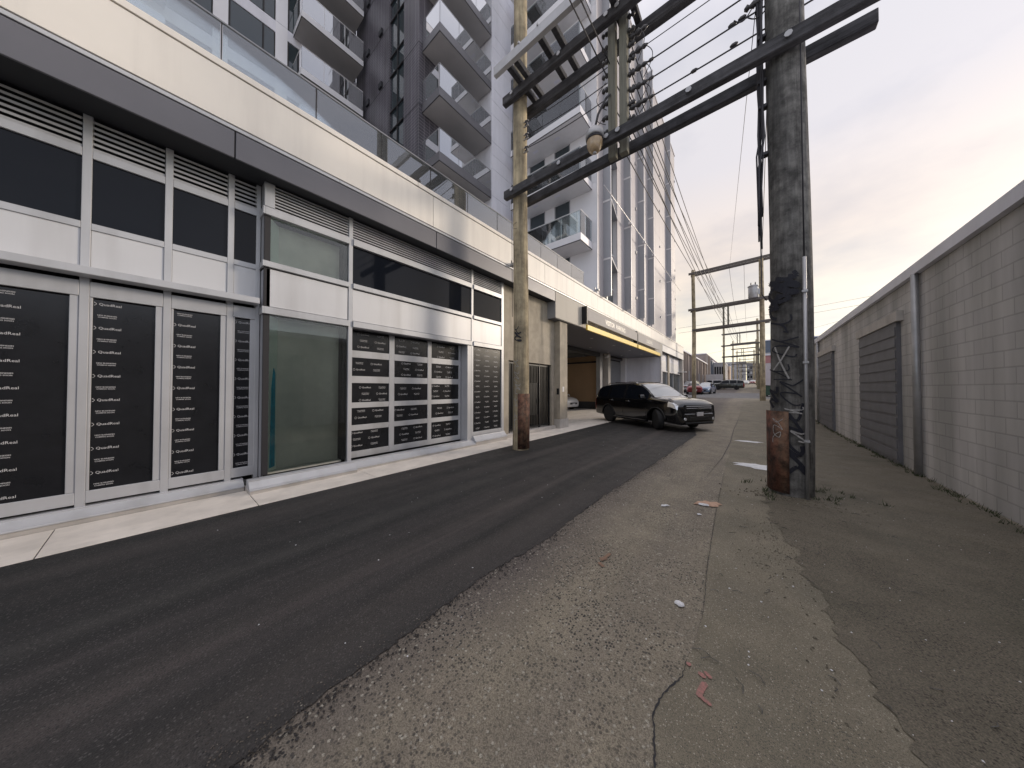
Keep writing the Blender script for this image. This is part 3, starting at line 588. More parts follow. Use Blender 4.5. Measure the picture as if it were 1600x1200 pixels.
B('projecting_ledge', whitem, AB, -5.86, -5.2, 35.0, 35.5, 3.25, 3.32)

# --- glass guard on the parapet
def guard_line(x, ys, zb, zt, gm, parent=AB, rail=alu_d):
    g = B('glass_guard', rail, parent, x - .02, x + .02, ys[0], ys[-1], zt, zt + .02)
    for a, b_ in zip(ys, ys[1:]): B('glass_panel', gm, g, x - .006, x + .006, a + .012, b_ - .012, zb, zt)
    for a in ys: B('post', joint, g, x - .012, x + .008, a - .006, a + .006, zb, zt)
    return g
gy = []; q = -12.0
while q < 12.2: gy.append(round(q, 2)); q += 1.165
gy = [y - 0.28 for y in gy if y < 11.4] + [12.15]
guard_line(-5.78, gy, 6.03, 6.76, g_guard)
B('parapet_upstand', whitem, AB, -5.95, -5.60, 12.2, 13.18, 5.6, 5.95)

# --- white tower along the alley: Y 13.2 .. 31.9, X up to -5.55
ZT = 24.3; FL = [7.95 + 2.87 * k for k in range(6)]
WX = PX - .012
# alley face: panels between the window slots
slots = [(14.0, 15.9), (17.1, 18.2), (19.8, 20.9), (22.2, 23.1), (28.1, 29.5)]
B('tower_core', joint, AB, -18, WX - .30, 13.26, 31.8, 5.9, ZT - .1)
cuts = [13.22] + [q for s_ in slots for q in s_] + [31.9]
zl = [6.06] + FL + [ZT]
for i in range(0, len(cuts), 2):
    a, b_ = cuts[i], cuts[i + 1]; nn = max(1, round((b_ - a) / 1.3)) if b_ - a > 1.6 else 1
    for j in range(nn):
        ya, yb = a + (b_ - a) * j / nn, a + (b_ - a) * (j + 1) / nn
        for z0, z1 in zip(zl, zl[1:]): B('wall_panel', tower_m, AB, WX - .05, WX, ya + .006, yb - .006, z0 + .006, z1 - .006)
    B('wall_side', white, AB, WX - .30, WX - .051, a, b_, 6.06, ZT)
for (a, b_) in slots:
    for k, (z0, z1) in enumerate(zip(zl, zl[1:])):
        wd = B('window', g_blue, AB, WX - .29, WX - .26, a, b_, z0 + .02, z1 - .02)
        B('window_frame', whitem, wd, WX - .26, WX - .21, a, b_, z0 + .02, z0 + .12); B('window_frame', whitem, wd, WX - .26, WX - .21, a, b_, z0 + .85, z0 + .91)
        B('window_frame', whitem, wd, WX - .26, WX - .21, (a + b_) / 2 - .035, (a + b_) / 2 + .035, z0 + .121, z1 - .02)
    # projecting fin on the near side, one per storey, and wedge hood
    for k, (z0, z1) in enumerate(zip(zl, zl[1:])):
        f_ = B('fin', fin_m, AB, WX, WX + .37, a - .06, a, z0 + .004, z1 - .004)
        B('fin_edge', whitem, f_, WX + .371, WX + .385, a - .065, a + .005, z0 + .004, z1 - .004)
        B('fin_liner', fin_m, f_, WX - .2, WX - .001, a - .001, a + .02, z0 + .01, z1 - .01)
        h_ = MB().prism([(WX - .2, a + .022), (WX + .385, a + .022), (WX + .02, b_), (WX - .2, b_)], 'z', z1 - .06, z1 - .005).build('hood', fin_m, AB); MB().prism([(WX + .386, a - .07), (WX + .40, a - .07), (WX + .40, a + .022), (WX + .035, b_), (WX + .022, b_), (WX + .386, a + .022)], 'z', z1 - .08, z1 + .01).build('hood_edge', whitem, h_); B('hood_return', whitem, h_, WX - .0, WX + .385, a - .075, a - .0605, z1 - .08, z1 + .01)
B('roof_coping', whitem, AB, -18, -5.5, 13.15, 31.95, ZT, ZT + .12); 
mb = MB(); 
pp = [(WX + .42, y, 10.95) for y in (13.0, 14.0, 17.0, 19.8, 22.1, 28.1, 31.9)]; mb.tube(pp, .022, 6)
o = mb.build('facade_conduit', whitem, AB)
for y in (17.0, 19.8, 22.1, 28.1): B('conduit_bracket', whitem, o, WX + .30, WX + .46, y - .14, y + .02, 10.86, 11.0)
for z in (7.3, 10.2, 13.0, 15.9, 18.8, 21.7):
    for y in (19.2, 25.6, 31.7): B('wall_light', galv, AB, WX, WX + .07, y - .04, y + .04, z - .1, z + .06)
# end wall facing the camera, Y = 13.2
EY = 13.2
segs = [(-7.0, WX - .001, 'w'), (-7.9, -7.0, 'g'), (-8.5, -7.9, 'w'), (-9.5, -8.5, 'g'), (-10.4, -9.5, 'w')]
FR = [5.9, 8.56, 11.46, 14.36, 17.26, 20.16, 23.06]
for (a, b_, k) in segs:
    for z0, z1 in zip(FR, FR[1:] + [ZT]):
        if k == 'w': B('wall_panel', white, AB, a + .006, b_ - .006, EY, EY + .05, z0 + .006, z1 - .006)
        else:
            wd = B('balcony_window', g_blue, AB, a, b_, EY + .04, EY + .06, z0 + .1, z1 - .02)
            B('window_frame', alu_d, wd, a, a + .05, EY + .0, EY + .038, z0 + .1, z1 - .35); B('window_frame', alu_d, wd, b_ - .05, b_, EY, EY + .038, z0 + .1, z1 - .35)
            B('window_head', white, AB, a, b_, EY, EY + .038, z1 - .35, z1 - .006)
B('corner_flashing', whitem, AB, WX - .02, WX + .012, EY - .012, EY + .03, 6.05, ZT)
# balconies
def balcony(x0, x1, y0, y1, zb, th, edge_m, gl_m, sides, hg=1.05, rail=whitem, npan=3, soff_lights=0):
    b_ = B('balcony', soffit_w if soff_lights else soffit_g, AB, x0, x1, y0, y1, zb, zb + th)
    e = .02
    for s_ in sides:
        if s_ == 'x+': q = (x1, x1 + e, y0 - e, y1); 
        if s_ == 'y-': q = (x0, x1, y0 - e, y0)
        if s_ == 'y+': q = (x0, x1, y1, y1 + e)
        B('slab_edge', edge_m, b_, *q, zb + .03, zb + th + .02)
        B('drip_edge', joint, b_, q[0] + .003, q[1] + .003, q[2] - .003, q[3], zb - .005, zb + .028)
        z0, z1 = zb + th + .03, zb + th + hg
        if s_ == 'x+':
            n = npan; L = (y1 - y0) / n
            for i in range(n): B('glass_panel', gl_m, b_, x1 - .01, x1 + .003, y0 + L * i + .012, y0 + L * (i + 1) - .012, z0, z1)
            for i in range(n + 1): B('post', rail, b_, x1 - .045, x1 - .012, min(max(y0 + L * i - .016, y0), y1 - .035), min(max(y0 + L * i - .016, y0), y1 - .035) + .033, z0, z1)
            B('handrail', rail, b_, x1 - .03, x1 + .012, y0, y1, z1, z1 + .03)
        else:
            yy = y0 if s_ == 'y-' else y1; n = max(1, round((x1 - x0) / 1.15)); L = (x1 - x0) / n
            for i in range(n): B('glass_panel', gl_m, b_, x0 + L * i + .012, x0 + L * (i + 1) - .012, yy - .003, yy + .01, z0, z1)
            for i in range(n): B('post', rail, b_, x0 + L * i, x0 + L * i + .033, yy + .012, yy + .045, z0, z1)
            B('handrail', rail, b_, x0, x1, yy - .012, yy + .03, z1, z1 + .03)
    for k in range(soff_lights): B('soffit_vent', lgrey, b_, x0 + 1.1 + k * 1.3, x0 + 1.4 + k * 1.3, y0 + .45, y0 + .6, zb - .004, zb - .0005)
    return b_
for k in range(6): balcony(-9.9, -5.84, 12.0, 13.19, 8.22 + 2.9 * k, .33, white, g_clear, ('y-', 'x+'), npan=2, soff_lights=2)
# --- light grey pilaster wall, X = -10.4, Y 11..13.2
zz = 5.9; k = 0
while zz < 29:
    h = (1.45, 0.75, 0.7)[k % 3]
    B('wall_panel', lgrey, AB, -10.45, -10.4, 11.008, 12.60, zz + .008, zz + h - .008); B('wall_panel', lgrey, AB, -10.45, -10.4, 12.61, 13.19, zz + .008, zz + h - .008); zz += h; k += 1
B('pilaster_core', joint, AB, -12, -10.451, 11.06, 13.19, 5.9, 29); B('pilaster_side', lgrey, AB, -11.7, -10.452, 11.0, 11.05, 5.9, 29)
# --- charcoal brick wing
B('brick_wall', dbrick, AB, -13.0, -11.7, 7.5, 8.9, 5.9, 29)                       # corner column
B('brick_wall', dbrick, AB, -18.4, -14.45, 7.5, 8.9, 5.9, 29)
B('brick_wall', dbrick, AB, -13.0, -11.74, 8.9, 9.3, 5.9, 29)
B('wing_core', dkint, AB, -18.4, -11.95, 8.91, 13.2, 5.9, 29)
FB = [8.9 + 2.9 * k for k in range(-1, 7)]
for z0 in FB:
    z1 = z0 + 2.9
    # window strip in the wall facing the camera
    for za, zb2 in ((z0 + .25, z0 + 1.2), (z0 + 1.25, z1 + .15)):
        wd = B('window', g_blue, AB, -14.40, -13.05, 7.62, 7.66, za, zb2); B('window_frame', joint, wd, -14.45, -13.0, 7.55, 7.61, za - .05, za); 
    B('window_frame', joint, AB, -13.75, -13.70, 7.56, 7.615, z0 + .25, z1 + .15)
    # joint lines and vents in the brick
    B('expansion_joint', joint, AB, -18.4, -14.45, 7.494, 7.499, z0 - .01, z0 + .02); B('expansion_joint', joint, AB, -13.0, -11.694, 7.494, 7.499, z0 - .01, z0 + .02); B('expansion_joint', joint, AB, -11.699, -11.694, 7.5, 8.9, z0 - .01, z0 + .02)
    for xx in (-15.25, -16.75): B('vent', soff, AB, xx - .16, xx + .16, 7.40, 7.499, z0 + .1, z0 + .38)
    # balcony doors behind the charcoal balconies
    B('balcony_window', g_blue, AB, -11.945, -11.90, 9.35, 10.65, z0 - .3, z0 + 2.2); B('window_frame', whitem, AB, -11.90, -11.80, 10.62, 10.99, z0 - .4, z0 + 2.48); B('window_frame', joint, AB, -11.899, -11.86, 9.95, 10.0, z0 - .3, z0 + 2.2)
    B('lintel', dbrick, AB, -11.94, -11.80, 9.3, 10.61, z0 + 2.2, z0 + 2.58)
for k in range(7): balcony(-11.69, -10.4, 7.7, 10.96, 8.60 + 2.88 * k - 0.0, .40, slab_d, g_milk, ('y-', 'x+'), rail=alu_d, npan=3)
# --- rear wing with pale balconies, X = -18.4
for z0 in FB:
    for a, b_ in ((-13, -9.4), (-9.4, -5.8), (-5.8, -2.2), (-2.2, 1.4), (1.4, 3.6), (3.6, 7.49)):
        wd = B('balcony_window', g_blue, AB, -18.46, -18.42, a + .5, b_ - .05, z0 - .3, z0 + 1.95)
        B('wall_panel', white, AB, -18.46, -18.36, a, a + .49, z0 - .35, z0 + 2.53); B('wall_panel', lgrey, AB, -18.46, -18.38, a + .492, b_, z0 + 1.96, z0 + 2.53)
        B('window_frame', joint, wd, -18.419, -18.38, a + 1.7, a + 1.76, z0 - .3, z0 + 1.95); B('window_frame', joint, wd, -18.419, -18.38, a + .5, a + .56, z0 - .3, z0 + 1.95)
B('wing_core', dkint, AB, -24, -18.47, -13, 7.5, 5.9, 29)
for k in range(7):
    z_ = 8.35 + 2.9 * k
    for a in (4.35, -2.9, -10.0): balcony(-18.35, -17.0, a, a + 2.95, z_, .33, slab_l, g_milk if a > 0 else g_milk, ('y-', 'x+'), rail=whitem, npan=3, hg=1.12)
# white screens on the terrace
for a in (1.9, 2.9, 4.6, 5.9): B('terrace_screen', white, AB, -9.0, -8.94, a, a + .07, 5.9, 7.4)
print('building', len(bpy.data.objects))
# ================================================================ UTILITY GANTRIES
def pole(mb, x, y, z0, z1, r0, r1, seed=0, n=20):
    rr = random.Random(seed); m = 26; k = len(mb.v); ph = [rr.uniform(0, 6.28) for _ in range(6)]
    for i in range(m + 1):
        t = i / m; z = z0 + (z1 - z0) * t; r = r0 + (r1 - r0) * t
        cx = x + .02 * math.sin(z * .6 + ph[0]); cy = y + .02 * math.sin(z * .5 + ph[1])
        for j in range(n):
            a = 2 * math.pi * j / n; q = r * (1 + .022 * math.sin(3 * a + ph[2] + z * .2) + .012 * math.sin(7 * a + ph[3] + z * .7) + rr.uniform(-.006, .006))
            mb.v.append((cx + q * math.cos(a), cy + q * math.sin(a), z))
    for i in range(m):
        for j in range(n): mb.f.append((k + i * n + j, k + i * n + (j + 1) % n, k + (i + 1) * n + (j + 1) % n, k + (i + 1) * n + j)); mb.smooth.append(True)
    mb.f.append(tuple(k + m * n + j for j in range(n))); mb.smooth.append(False); return mb
def stroke(mb, cx, cy, r, pts, wd):
    """ribbon of spray paint hugging a pole: pts are (angle, z)"""
    for (a0, z0), (a1, z1) in zip(pts, pts[1:]):
        r += 0.00004
        du, dz = (a1 - a0) * r, z1 - z0; L = math.hypot(du, dz) or 1e-6; nu, nz_ = -dz / L * wd / 2, du / L * wd / 2; n = max(1, int(abs(a1 - a0) / .12))
        for i in range(n):
            q = []
            for t, s_ in ((i / n, 1), ((i + 1) / n, 1), ((i + 1) / n, -1), (i / n, -1)):
                a = a0 + (a1 - a0) * t + s_ * nu / r; z = z0 + (z1 - z0) * t + s_ * nz_; q.append((cx + r * math.cos(a), cy + r * math.sin(a), z))
            mb.add(q, [(0, 1, 2, 3)], True)
def plate(mb, cx, cy, r, a0, a1, z0, z1, th=.012, n=10):
    k = len(mb.v)
    for z in (z0, z1):
        for rr_ in (r, r + th):
            for i in range(n + 1): a = a0 + (a1 - a0) * i / n; mb.v.append((cx + rr_ * math.cos(a), cy + rr_ * math.sin(a), z))
    m = n + 1
    for i in range(n):
        A, Bq, C, D = k + i, k + m + i, k + 2 * m + i, k + 3 * m + i
        mb.f += [(Bq, Bq + 1, D + 1, D), (A, C, C + 1, A + 1), (C, D, D + 1, C + 1), (A, A + 1, Bq + 1, Bq)]; mb.smooth += [True, True, False, False]
    mb.f += [(k, k + m, k + 3 * m, k + 2 * m), (k + n, k + 2 * m + n, k + 3 * m + n, k + m + n)]; mb.smooth += [False, False]
PLX, PLY, PRX, PRY = -4.575, 5.93, 0.46, 5.98
UG = thing('utility_gantry', 'nearest wooden utility gantry, spanning the alley from the storefront to the graffiti-covered right pole', 'utility pole', (-2.0, 5.95, 0), 'wooden utility gantries along the alley')
pl = pole(MB(), PLX, PLY, -.3, 13.2, .205, .165, 1).build('pole', wood, UG)
pr = pole(MB(), PRX, PRY, -.3, 13.6, .245, .20, 2).build('pole', wood2, UG)
def beam(x0, x1, y, z0, z1, d=.12, name='crossarm', par=UG, m=arm_m, tilt=0.0):
    mb = MB().box(x0, x1, y - d / 2, y + d / 2, z0, z1)
    if tilt: mb.v = [(v[0], v[1], v[2] + (v[0] - x0) * tilt) for v in mb.v]
    return mb.build(name, m, par, .008)
A1 = beam(-4.86, 1.4, 5.66, 6.41, 6.61, .13, tilt=.004); A2 = beam(-4.60, 1.4, 6.22, 6.42, 6.62, .13, tilt=.02)
A3 = beam(-4.90, 1.4, 5.66, 8.88, 9.08, .14); A4 = beam(-4.60, 1.4, 6.24, 8.80, 9.04, .14)
for a_, zz in ((A1, 6.53), (A3, 8.98)):
    for xx in (-4.575, -4.575 + 1.35, -2.15, -1.93, -0.75, .46):
        MB().lathe([(.045, 0), (.045, .012), (.018, .014), (.018, .045)][::1], (xx, 5.59 - .045, zz), 8, 'y').build('bolt', galv, a_)
# posts between the arms with strain insulators
for xx in (-2.16, -1.93):
    p_ = B('hanger_post', post_m, UG, xx - .075, xx + .075, 5.88, 6.02, 6.30, 9.45, .006)
    rr = random.Random(int(-xx * 100))
    for i in range(8):
        z = 6.95 + i * .30
        ins = MB(); prof = [(.012, 0), (.045, .02), (.05, .05), (.02, .07), (.045, .09), (.048, .12), (.015, .15)]
        ins.lathe(prof, (xx + (.08 if xx > -2 else -.23), 5.95, z), 8, 'x'); ins.build('insulator', insul, p_)
    if xx > -2:
        for i in range(5):
            z = 7.15 + i * .36
            ins = MB(); ins.lathe([(.012, 0), (.04, .04), (.055, .09), (.02, .12), (.05, .16), (.06, .20), (.022, .24), (.045, .29), (.015, .36)], (xx + .10, 5.95, z), 10, 'x'); ins.build('strain_insulator', insul, p_)
# steel channel platform in front of the upper arms
CH = MB().prism([(5.00, 9.20), (5.03, 9.20), (5.03, 9.02), (5.10, 9.02), (5.10, 8.99), (5.00, 8.99)], 'x', -4.66, -1.2).build('steel_channel', galv, UG)
for xx in (-4.33, -4.12, -3.45, -3.12, -2.0, -1.72): MB().box(xx - .055, xx + .055, 5.04, 6.30, 9.085, 9.22).build('platform_joist', arm_m, UG, .006)
for xx in (-3.9, -3.4, -2.6): MB().box(xx - .02, xx + .02, 4.985, 5.04, 9.20, 9.24).build('bolt', galv, CH)
# spool insulators on the left pole
for z in (7.62, 7.95, 8.28):
    o = MB().lathe([(.05, -.05), (.025, -.02), (.025, .02), (.05, .05)], (PLX + .24, PLY - .05, z), 10).build('spool_insulator', insul, UG); MB().box(PLX + .16, PLX + .30, PLY - .07, PLY - .03, z + .052, z + .065).box(PLX + .16, PLX + .30, PLY - .07, PLY - .03, z - .065, z - .052).build('clevis', galv, o)
# rust plates + graffiti
la = math.atan2(-PLY, -PLX)       # direction pole -> camera
mb = MB(); plate(mb, PLX, PLY, .222, la - .30, la + 1.45, .04, 1.42); mb.build('rusty_guard_plate', rust, UG)
ra = math.atan2(-PRY, -PRX)
mb = MB(); plate(mb, PRX, PRY, .264, ra - 1.45, ra - .08, .05, 1.22); mb.build('rusty_guard_plate', rust, UG)
rr = random.Random(11)
def scribble(mb, cx, cy, r, ac, zc, wa, hz_, n, wd):
    pts = []; t = 0
    for i in range(n):
        t += rr.uniform(.5, 1.1); pts.append((ac + wa * math.sin(t * 1.7 + rr.uniform(-.4, .4)), zc + hz_ * (1 - 2 * i / n) + hz_ * .35 * math.cos(t * 2.1)))
    out = []
    for i in range(len(pts) - 1):        # smooth
        for k in range(4):
            u = k / 4; p0 = pts[max(i - 1, 0)]; p1 = pts[i]; p2 = pts[i + 1]; p3 = pts[min(i + 2, len(pts) - 1)]
            out.append(tuple(.5 * (2 * p1[c] + (p2[c] - p0[c]) * u + (2 * p0[c] - 5 * p1[c] + 4 * p2[c] - p3[c]) * u * u + (3 * p1[c] - p0[c] - 3 * p2[c] + p3[c]) * u ** 3) for c in (0, 1)))
    stroke(mb, cx, cy, r, out, wd)
mb = MB()
for (ac, zc, wa, h, n, wd) in ((la - .55, 2.15, .28, .13, 9, .012), (la - .5, 1.85, .32, .16, 10, .012), (la - .35, 1.55, .42, .16, 9, .014), (la - .55, 1.2, .3, .18, 8, .012), (la - .45, .85, .32, .14, 7, .012)):
    scribble(mb, PLX, PLY, .216, ac, zc, wa, h, n, wd)
stroke(mb, PLX, PLY, .216, [(la - .75, .5), (la - .70, .95)], .014); stroke(mb, PLX, PLY, .216, [(la - .9, .74), (la - .4, .79)], .014)
mb.build('graffiti', graf_w, UG)
mb = MB(); scribble(mb, PLX, PLY, .2155, la - .35, 2.85, .45, .14, 12, .03); scribble(mb, PLX, PLY, .2152, la - .45, 3.0, .3, .1, 7, .02); mb.build('graffiti', graf_k, UG)
mb = MB()
for (ac, zc, wa, h, n, wd) in ((ra - .45, 2.95, .55, .22, 14, .055), (ra - .1, 3.05, .5, .16, 12, .05), (ra - .7, 2.75, .3, .18, 9, .05), (ra - .4, 2.45, .5, .14, 8, .022), (ra - .2, 2.15, .6, .16, 10, .02), (ra - .5, 1.75, .55, .14, 8, .016), (ra + .05, 1.5, .5, .2, 10, .02), (ra - .8, 1.42, .25, .16, 9, .04), (ra + .15, .95, .45, .35, 10, .035), (ra + .2, .5, .4, .25, 8, .05)):
    scribble(mb, PRX, PRY, .2575 if zc > 1.2 else .2585, ac, zc, wa, h, n, wd)
mb.build('graffiti', graf_k, UG)
mb = MB(); stroke(mb, PRX, PRY, .2595, [(ra - .66, 2.16), (ra - .42, 1.95), (ra - .05, 1.69)], .02); stroke(mb, PRX, PRY, .2605, [(ra - .02, 2.15), (ra - .35, 1.97), (ra - .76, 1.82)], .018)
scribble(mb, PRX, PRY, .2595, ra + .1, 1.22, .4, .07, 8, .014); scribble(mb, PRX, PRY, .2775, ra - .55, .95, .25, .18, 12, .008); scribble(mb, PRX, PRY, .2595, ra + .35, .86, .4, .12, 7, .02)
mb.build('graffiti', graf_w, UG)
# cable bundle and conduits on the right pole
rr = random.Random(4)
cbx, cby = PRX + .27 * math.cos(ra - 1.35), PRY + .27 * math.sin(ra - 1.35)
for i in range(5):
    ox, oy = rr.uniform(-.03, .02), rr.uniform(-.05, .05); pts = []
    for k in range(22):
        z = 4.2 + k * .45 - i * .12; pts.append((cbx + ox - .015 * i + rr.uniform(-.012, .012) - (.05 if z < 5.2 else 0) * (i % 2), cby + oy + rr.uniform(-.012, .012), z))
    MB().tube(pts, .012 + .006 * (i % 3), 6).build('riser_cable', wire_m, UG)
for z in (5.15, 5.9, 6.3, 7.0, 7.8, 8.5): B('cable_clamp', wire_m, UG, cbx - .06, cbx + .05, cby - .05, cby + .05, z, z + .05, .006)
MB().tube([(cbx - .05, cby, 4.3), (cbx - .04, cby - .02, 3.0), (PRX + .262 * math.cos(ra - 1.25), PRY + .262 * math.sin(ra - 1.25), 2.9)], .008, 6).build('riser_cable', wire_m, UG)
cx_, cy_ = PRX + .275 * math.cos(ra + .62), PRY + .275 * math.sin(ra + .62)
MB().tube([(cx_, cy_, 0.0), (cx_, cy_, 3.4)], .022, 8).build('conduit', galv, UG); MB().tube([(cx_, cy_, 3.4), (cx_ - .01, cy_, 9.5)], .009, 6).build('ground_wire', wire_m, UG)
for z in (.8, 1.9, 2.9): B('conduit_strap', galv, UG, cx_ - .03, cx_ + .03, cy_ - .03, cy_ + .03, z, z + .03)
MB().tube([(PLX + .05, PLY - .215, 5.75), (PLX - .04, PLY - .22, 5.72), (PLX - .06, PLY - .22, 5.62), (PLX + .05, PLY - .215, 5.58)], .006, 5).build('wire_loop', wire_m, UG)
MB().tube([(PLX - .16, PLY - .13, 3.4), (PLX - .17, PLY - .14, 6.3), (PLX - .15, PLY - .11, 9.5)], .007, 5).build('ground_wire', wire_m, UG)

def h_frame(y, xl, xr, arms, label, top, posts=None, rp=.19, detail=True):
    z0 = gz(y); t = thing('utility_gantry', label, 'utility pole', ((xl + xr) / 2, y, z0), 'wooden utility gantries along the alley')
    pole(MB(), xl, y, z0 - .2, top, rp, rp * .8, int(y), 12).build('pole', wood, t); pole(MB(), xr, y + .2, z0 - .2, top, rp * 1.1, rp * .85, int(y) + 1, 12).build('pole', wood, t)
    for (z, a, b_) in arms:
        c = beam(a, b_, y - .26, z - .12, z + .08, .14, par=t, tilt=.03, m=farm_m); beam(a + .1, b_ - .1, y + .46, z - .12, z + .08, .14, par=t, tilt=.03, m=farm_m)
    if posts:
        for px in posts[0]: B('hanger_post', post_m, t, px - .07, px + .07, y - .05, y + .12, posts[1], posts[2])
    return t
g2 = h_frame(34, -4.33, .86, [(13.02, -4.7, 1.6), (9.40, -4.75, 1.5), (7.35, -4.45, 1.5)], 'second wooden gantry up the alley with a grey transformer can on its right pole', 13.4, ((-1.9, -1.55), 7.3, 9.5))
for i, yy in enumerate((72, 110, 148, 186, 224)):
    o_ = (0, .25, .1, .3, .2)[i]
    h_frame(yy, -4.05 + o_ * .3, 1.15 + o_, [(gz(yy) + 12.5, -4.6, 1.7), (gz(yy) + 10.9, -4.4, 1.7), (gz(yy) + 8.6, -4.5, 1.7), (gz(yy) + 6.4, -4.4, 1.6)], ['third wooden gantry from the camera, its left pole standing by the dark parked car', 'fourth wooden gantry up the alley, seen inside the third one', 'fifth wooden gantry up the alley, a thin frame in the distance', 'sixth wooden gantry up the alley, second farthest of the row', 'farthest wooden gantry at the end of the row'][i], gz(yy) + 13.4, ((-1.9, -1.5), gz(yy) + 8.6, gz(yy) + 11), rp=.2)
# transformer can
TR = thing('transformer', 'grey cylindrical transformer can hanging on the right pole of the second gantry', 'transformer', (.32, 33.9, 9.7))
MB().lathe([(.30, 9.62), (.36, 9.66), (.36, 10.55), (.33, 10.62), (.40, 10.63), (.40, 10.70), (.12, 10.82)], (.28, 33.7, 0), 20).build('tank', galv, TR)
for a in (-.15, .15): MB().lathe([(.03, 10.78), (.06, 10.82), (.03, 10.88), (.055, 10.92), (.02, 11.05)], (.28 + a, 33.7, 0), 8).build('bushing', insul, TR)
B('bracket', galv, TR, .60, .74, 33.65, 33.75, 9.9, 10.4)
# lamp
LP = thing('alley_lamp', 'round alley lamp with amber globe hanging at the lower crossarm of the nearest gantry', 'lamp', (-2.33, 5.42, 6.3))
MB().lathe([(.05, 6.66), (.11, 6.655), (.165, 6.60), (.175, 6.52), (.172, 6.47), (.15, 6.47)], (-2.33, 5.42, 0), 24).build('housing', galv, LP)
MB().lathe([(.148, 6.47), (.155, 6.40), (.145, 6.32), (.115, 6.25), (.07, 6.205), (.03, 6.20)], (-2.33, 5.42, 0), 24).build('globe', amber, LP)
MB().lathe([(.158, 6.475), (.163, 6.44), (.160, 6.42), (.15, 6.43)], (-2.33, 5.42, 0), 24).build('retaining_ring', wire_m, LP)
MB().lathe([(.02, 6.46), (.045, 6.40), (.05, 6.34), (.03, 6.28)], (-2.33, 5.42, 0), 12).build('bulb', whitem, LP)
MB().tube([(-2.33, 5.42, 6.65), (-2.29, 5.50, 7.0), (-2.21, 5.72, 7.45), (-2.19, 5.86, 7.62)], .022, 8).build('bracket_arm', arm_m, LP)
MB().lathe([(.035, 6.215), (.04, 6.19), (.02, 6.17)], (-2.33, 5.42, 0), 10).build('finial', galv, LP)

# ---- wires
def wire(p0, p1, sag, r, label, group, n=18, m=wire_m, dampers=()):
    p0, p1 = Vector(p0), Vector(p1); pts = [p0.lerp(p1, i / n) + Vector((0, 0, -sag * 4 * (i / n) * (1 - i / n))) for i in range(n + 1)]
    mb = MB().tube(pts, r, 5); o = mb.build('overhead_wire', m); return tag(o, label, 'wire', group)
lab1 = 'thin dark wire of the bundle between the nearest gantry posts and the second gantry'
for i in range(8):
    xx = -2.24 if i % 2 else -1.86; z = 6.95 + (i // 2) * .60 + (.15 if i % 2 else 0)
    wire((xx, 6.1, z), (-1.9 + .35 * (i % 2), 33.9, 7.6 + i * .22), .35 + .05 * (i % 3), .011, lab1, 'wires in the bundle between the near gantry and the second gantry')
for i in range(4): wire((-1.9 + .35 * (i % 2), 34.1, 8.0 + .3 * i), (-1.9 + .4 * (i % 2), 71.8, gz(72) + 8.8 + .4 * i), .5, .012, 'thin dark wire running along the alley between the second and third gantry', 'wires between the second and third gantry')
for xx in (-3.1, -1.45, -.35):
    wire((xx, 34, 13.05), (xx - .2, 72, gz(72) + 12.6), 1.1, .014, 'wire strung along the alley from the top arm of the second gantry', 'wires on the top arm of the second gantry')
    for a, b_ in ((72, 110), (110, 148), (148, 186), (186, 224)): wire((xx - .2, a, gz(a) + 12.6), (xx - .2, b_, gz(b_) + 12.6), .9, .014, 'wire strung between two of the far gantries', 'wires between the far gantries', 10)
# wires across from the posts to beyond the right pole
lab2 = 'cable strung across the alley between the nearest gantry posts and its graffiti-covered pole'
for i, (z, yy) in enumerate(((7.15, 5.95), (7.51, 5.95), (7.87, 5.95), (8.23, 5.95), (8.6, 5.95))):
    wire((-1.50, yy, z), (2.6, yy, z + .10), .03, .013 if i < 3 else .008, lab2, 'cables across the alley near the first gantry')
for (x, z) in ((-1.42, 7.15), (-1.42, 7.51), (-1.42, 7.87), (-.72, 7.16), (-.18, 7.55), (-.16, 7.20), (-.05, 7.56)): 
    o = MB().lathe([(.012, -.05), (.03, -.02), (.03, .03), (.012, .06)], (x, 5.95, z), 8, 'x').build('cable_clamp', insul, UG)
for (x0, z0, x1, z1, d) in ((-1.55, 7.5, -1.62, 6.95, .34), (-1.5, 7.85, -1.6, 7.2, .3), (-1.45, 7.16, -1.65, 6.7, .25), (-1.5, 8.2, -1.55, 7.6, .3), (-1.6, 8.6, -1.65, 8.0, .22), (-2.25, 7.6, -2.3, 7.1, -.35), (-2.3, 8.0, -2.28, 7.4, -.3), (-2.3, 7.3, -2.25, 6.9, -.3)):
    pts = [(x0 + (x1 - x0) * t + d * math.sin(math.pi * t) * .55, 5.93 - .1 * math.sin(math.pi * t), z0 + (z1 - z0) * t - .08 * math.sin(math.pi * t)) for t in [i / 12 for i in range(13)]]
    MB().tube(pts, .007, 5).build('jumper_wire', wire_m, UG)
pts = [(-.02 + .45 * t, 5.93, 7.55 - .32 * math.sin(math.pi * t) + .35 * t) for t in [i / 14 for i in range(15)]]; MB().tube(pts, .009, 5).build('jumper_wire', wire_m, UG)
pts = [(-.15 + .22 * t, 5.93, 7.58 - .10 * math.sin(math.pi * t)) for t in [i / 8 for i in range(9)]]; MB().tube(pts, .009, 5).build('jumper_wire', wire_m, UG)
MB().lathe([(.02, -.12), (.05, -.08), (.025, -.05), (.055, 0), (.028, .03), (.055, .08), (.02, .12)], (.10, 5.95, 7.66), 10, 'x').build('strain_insulator', insul, UG)
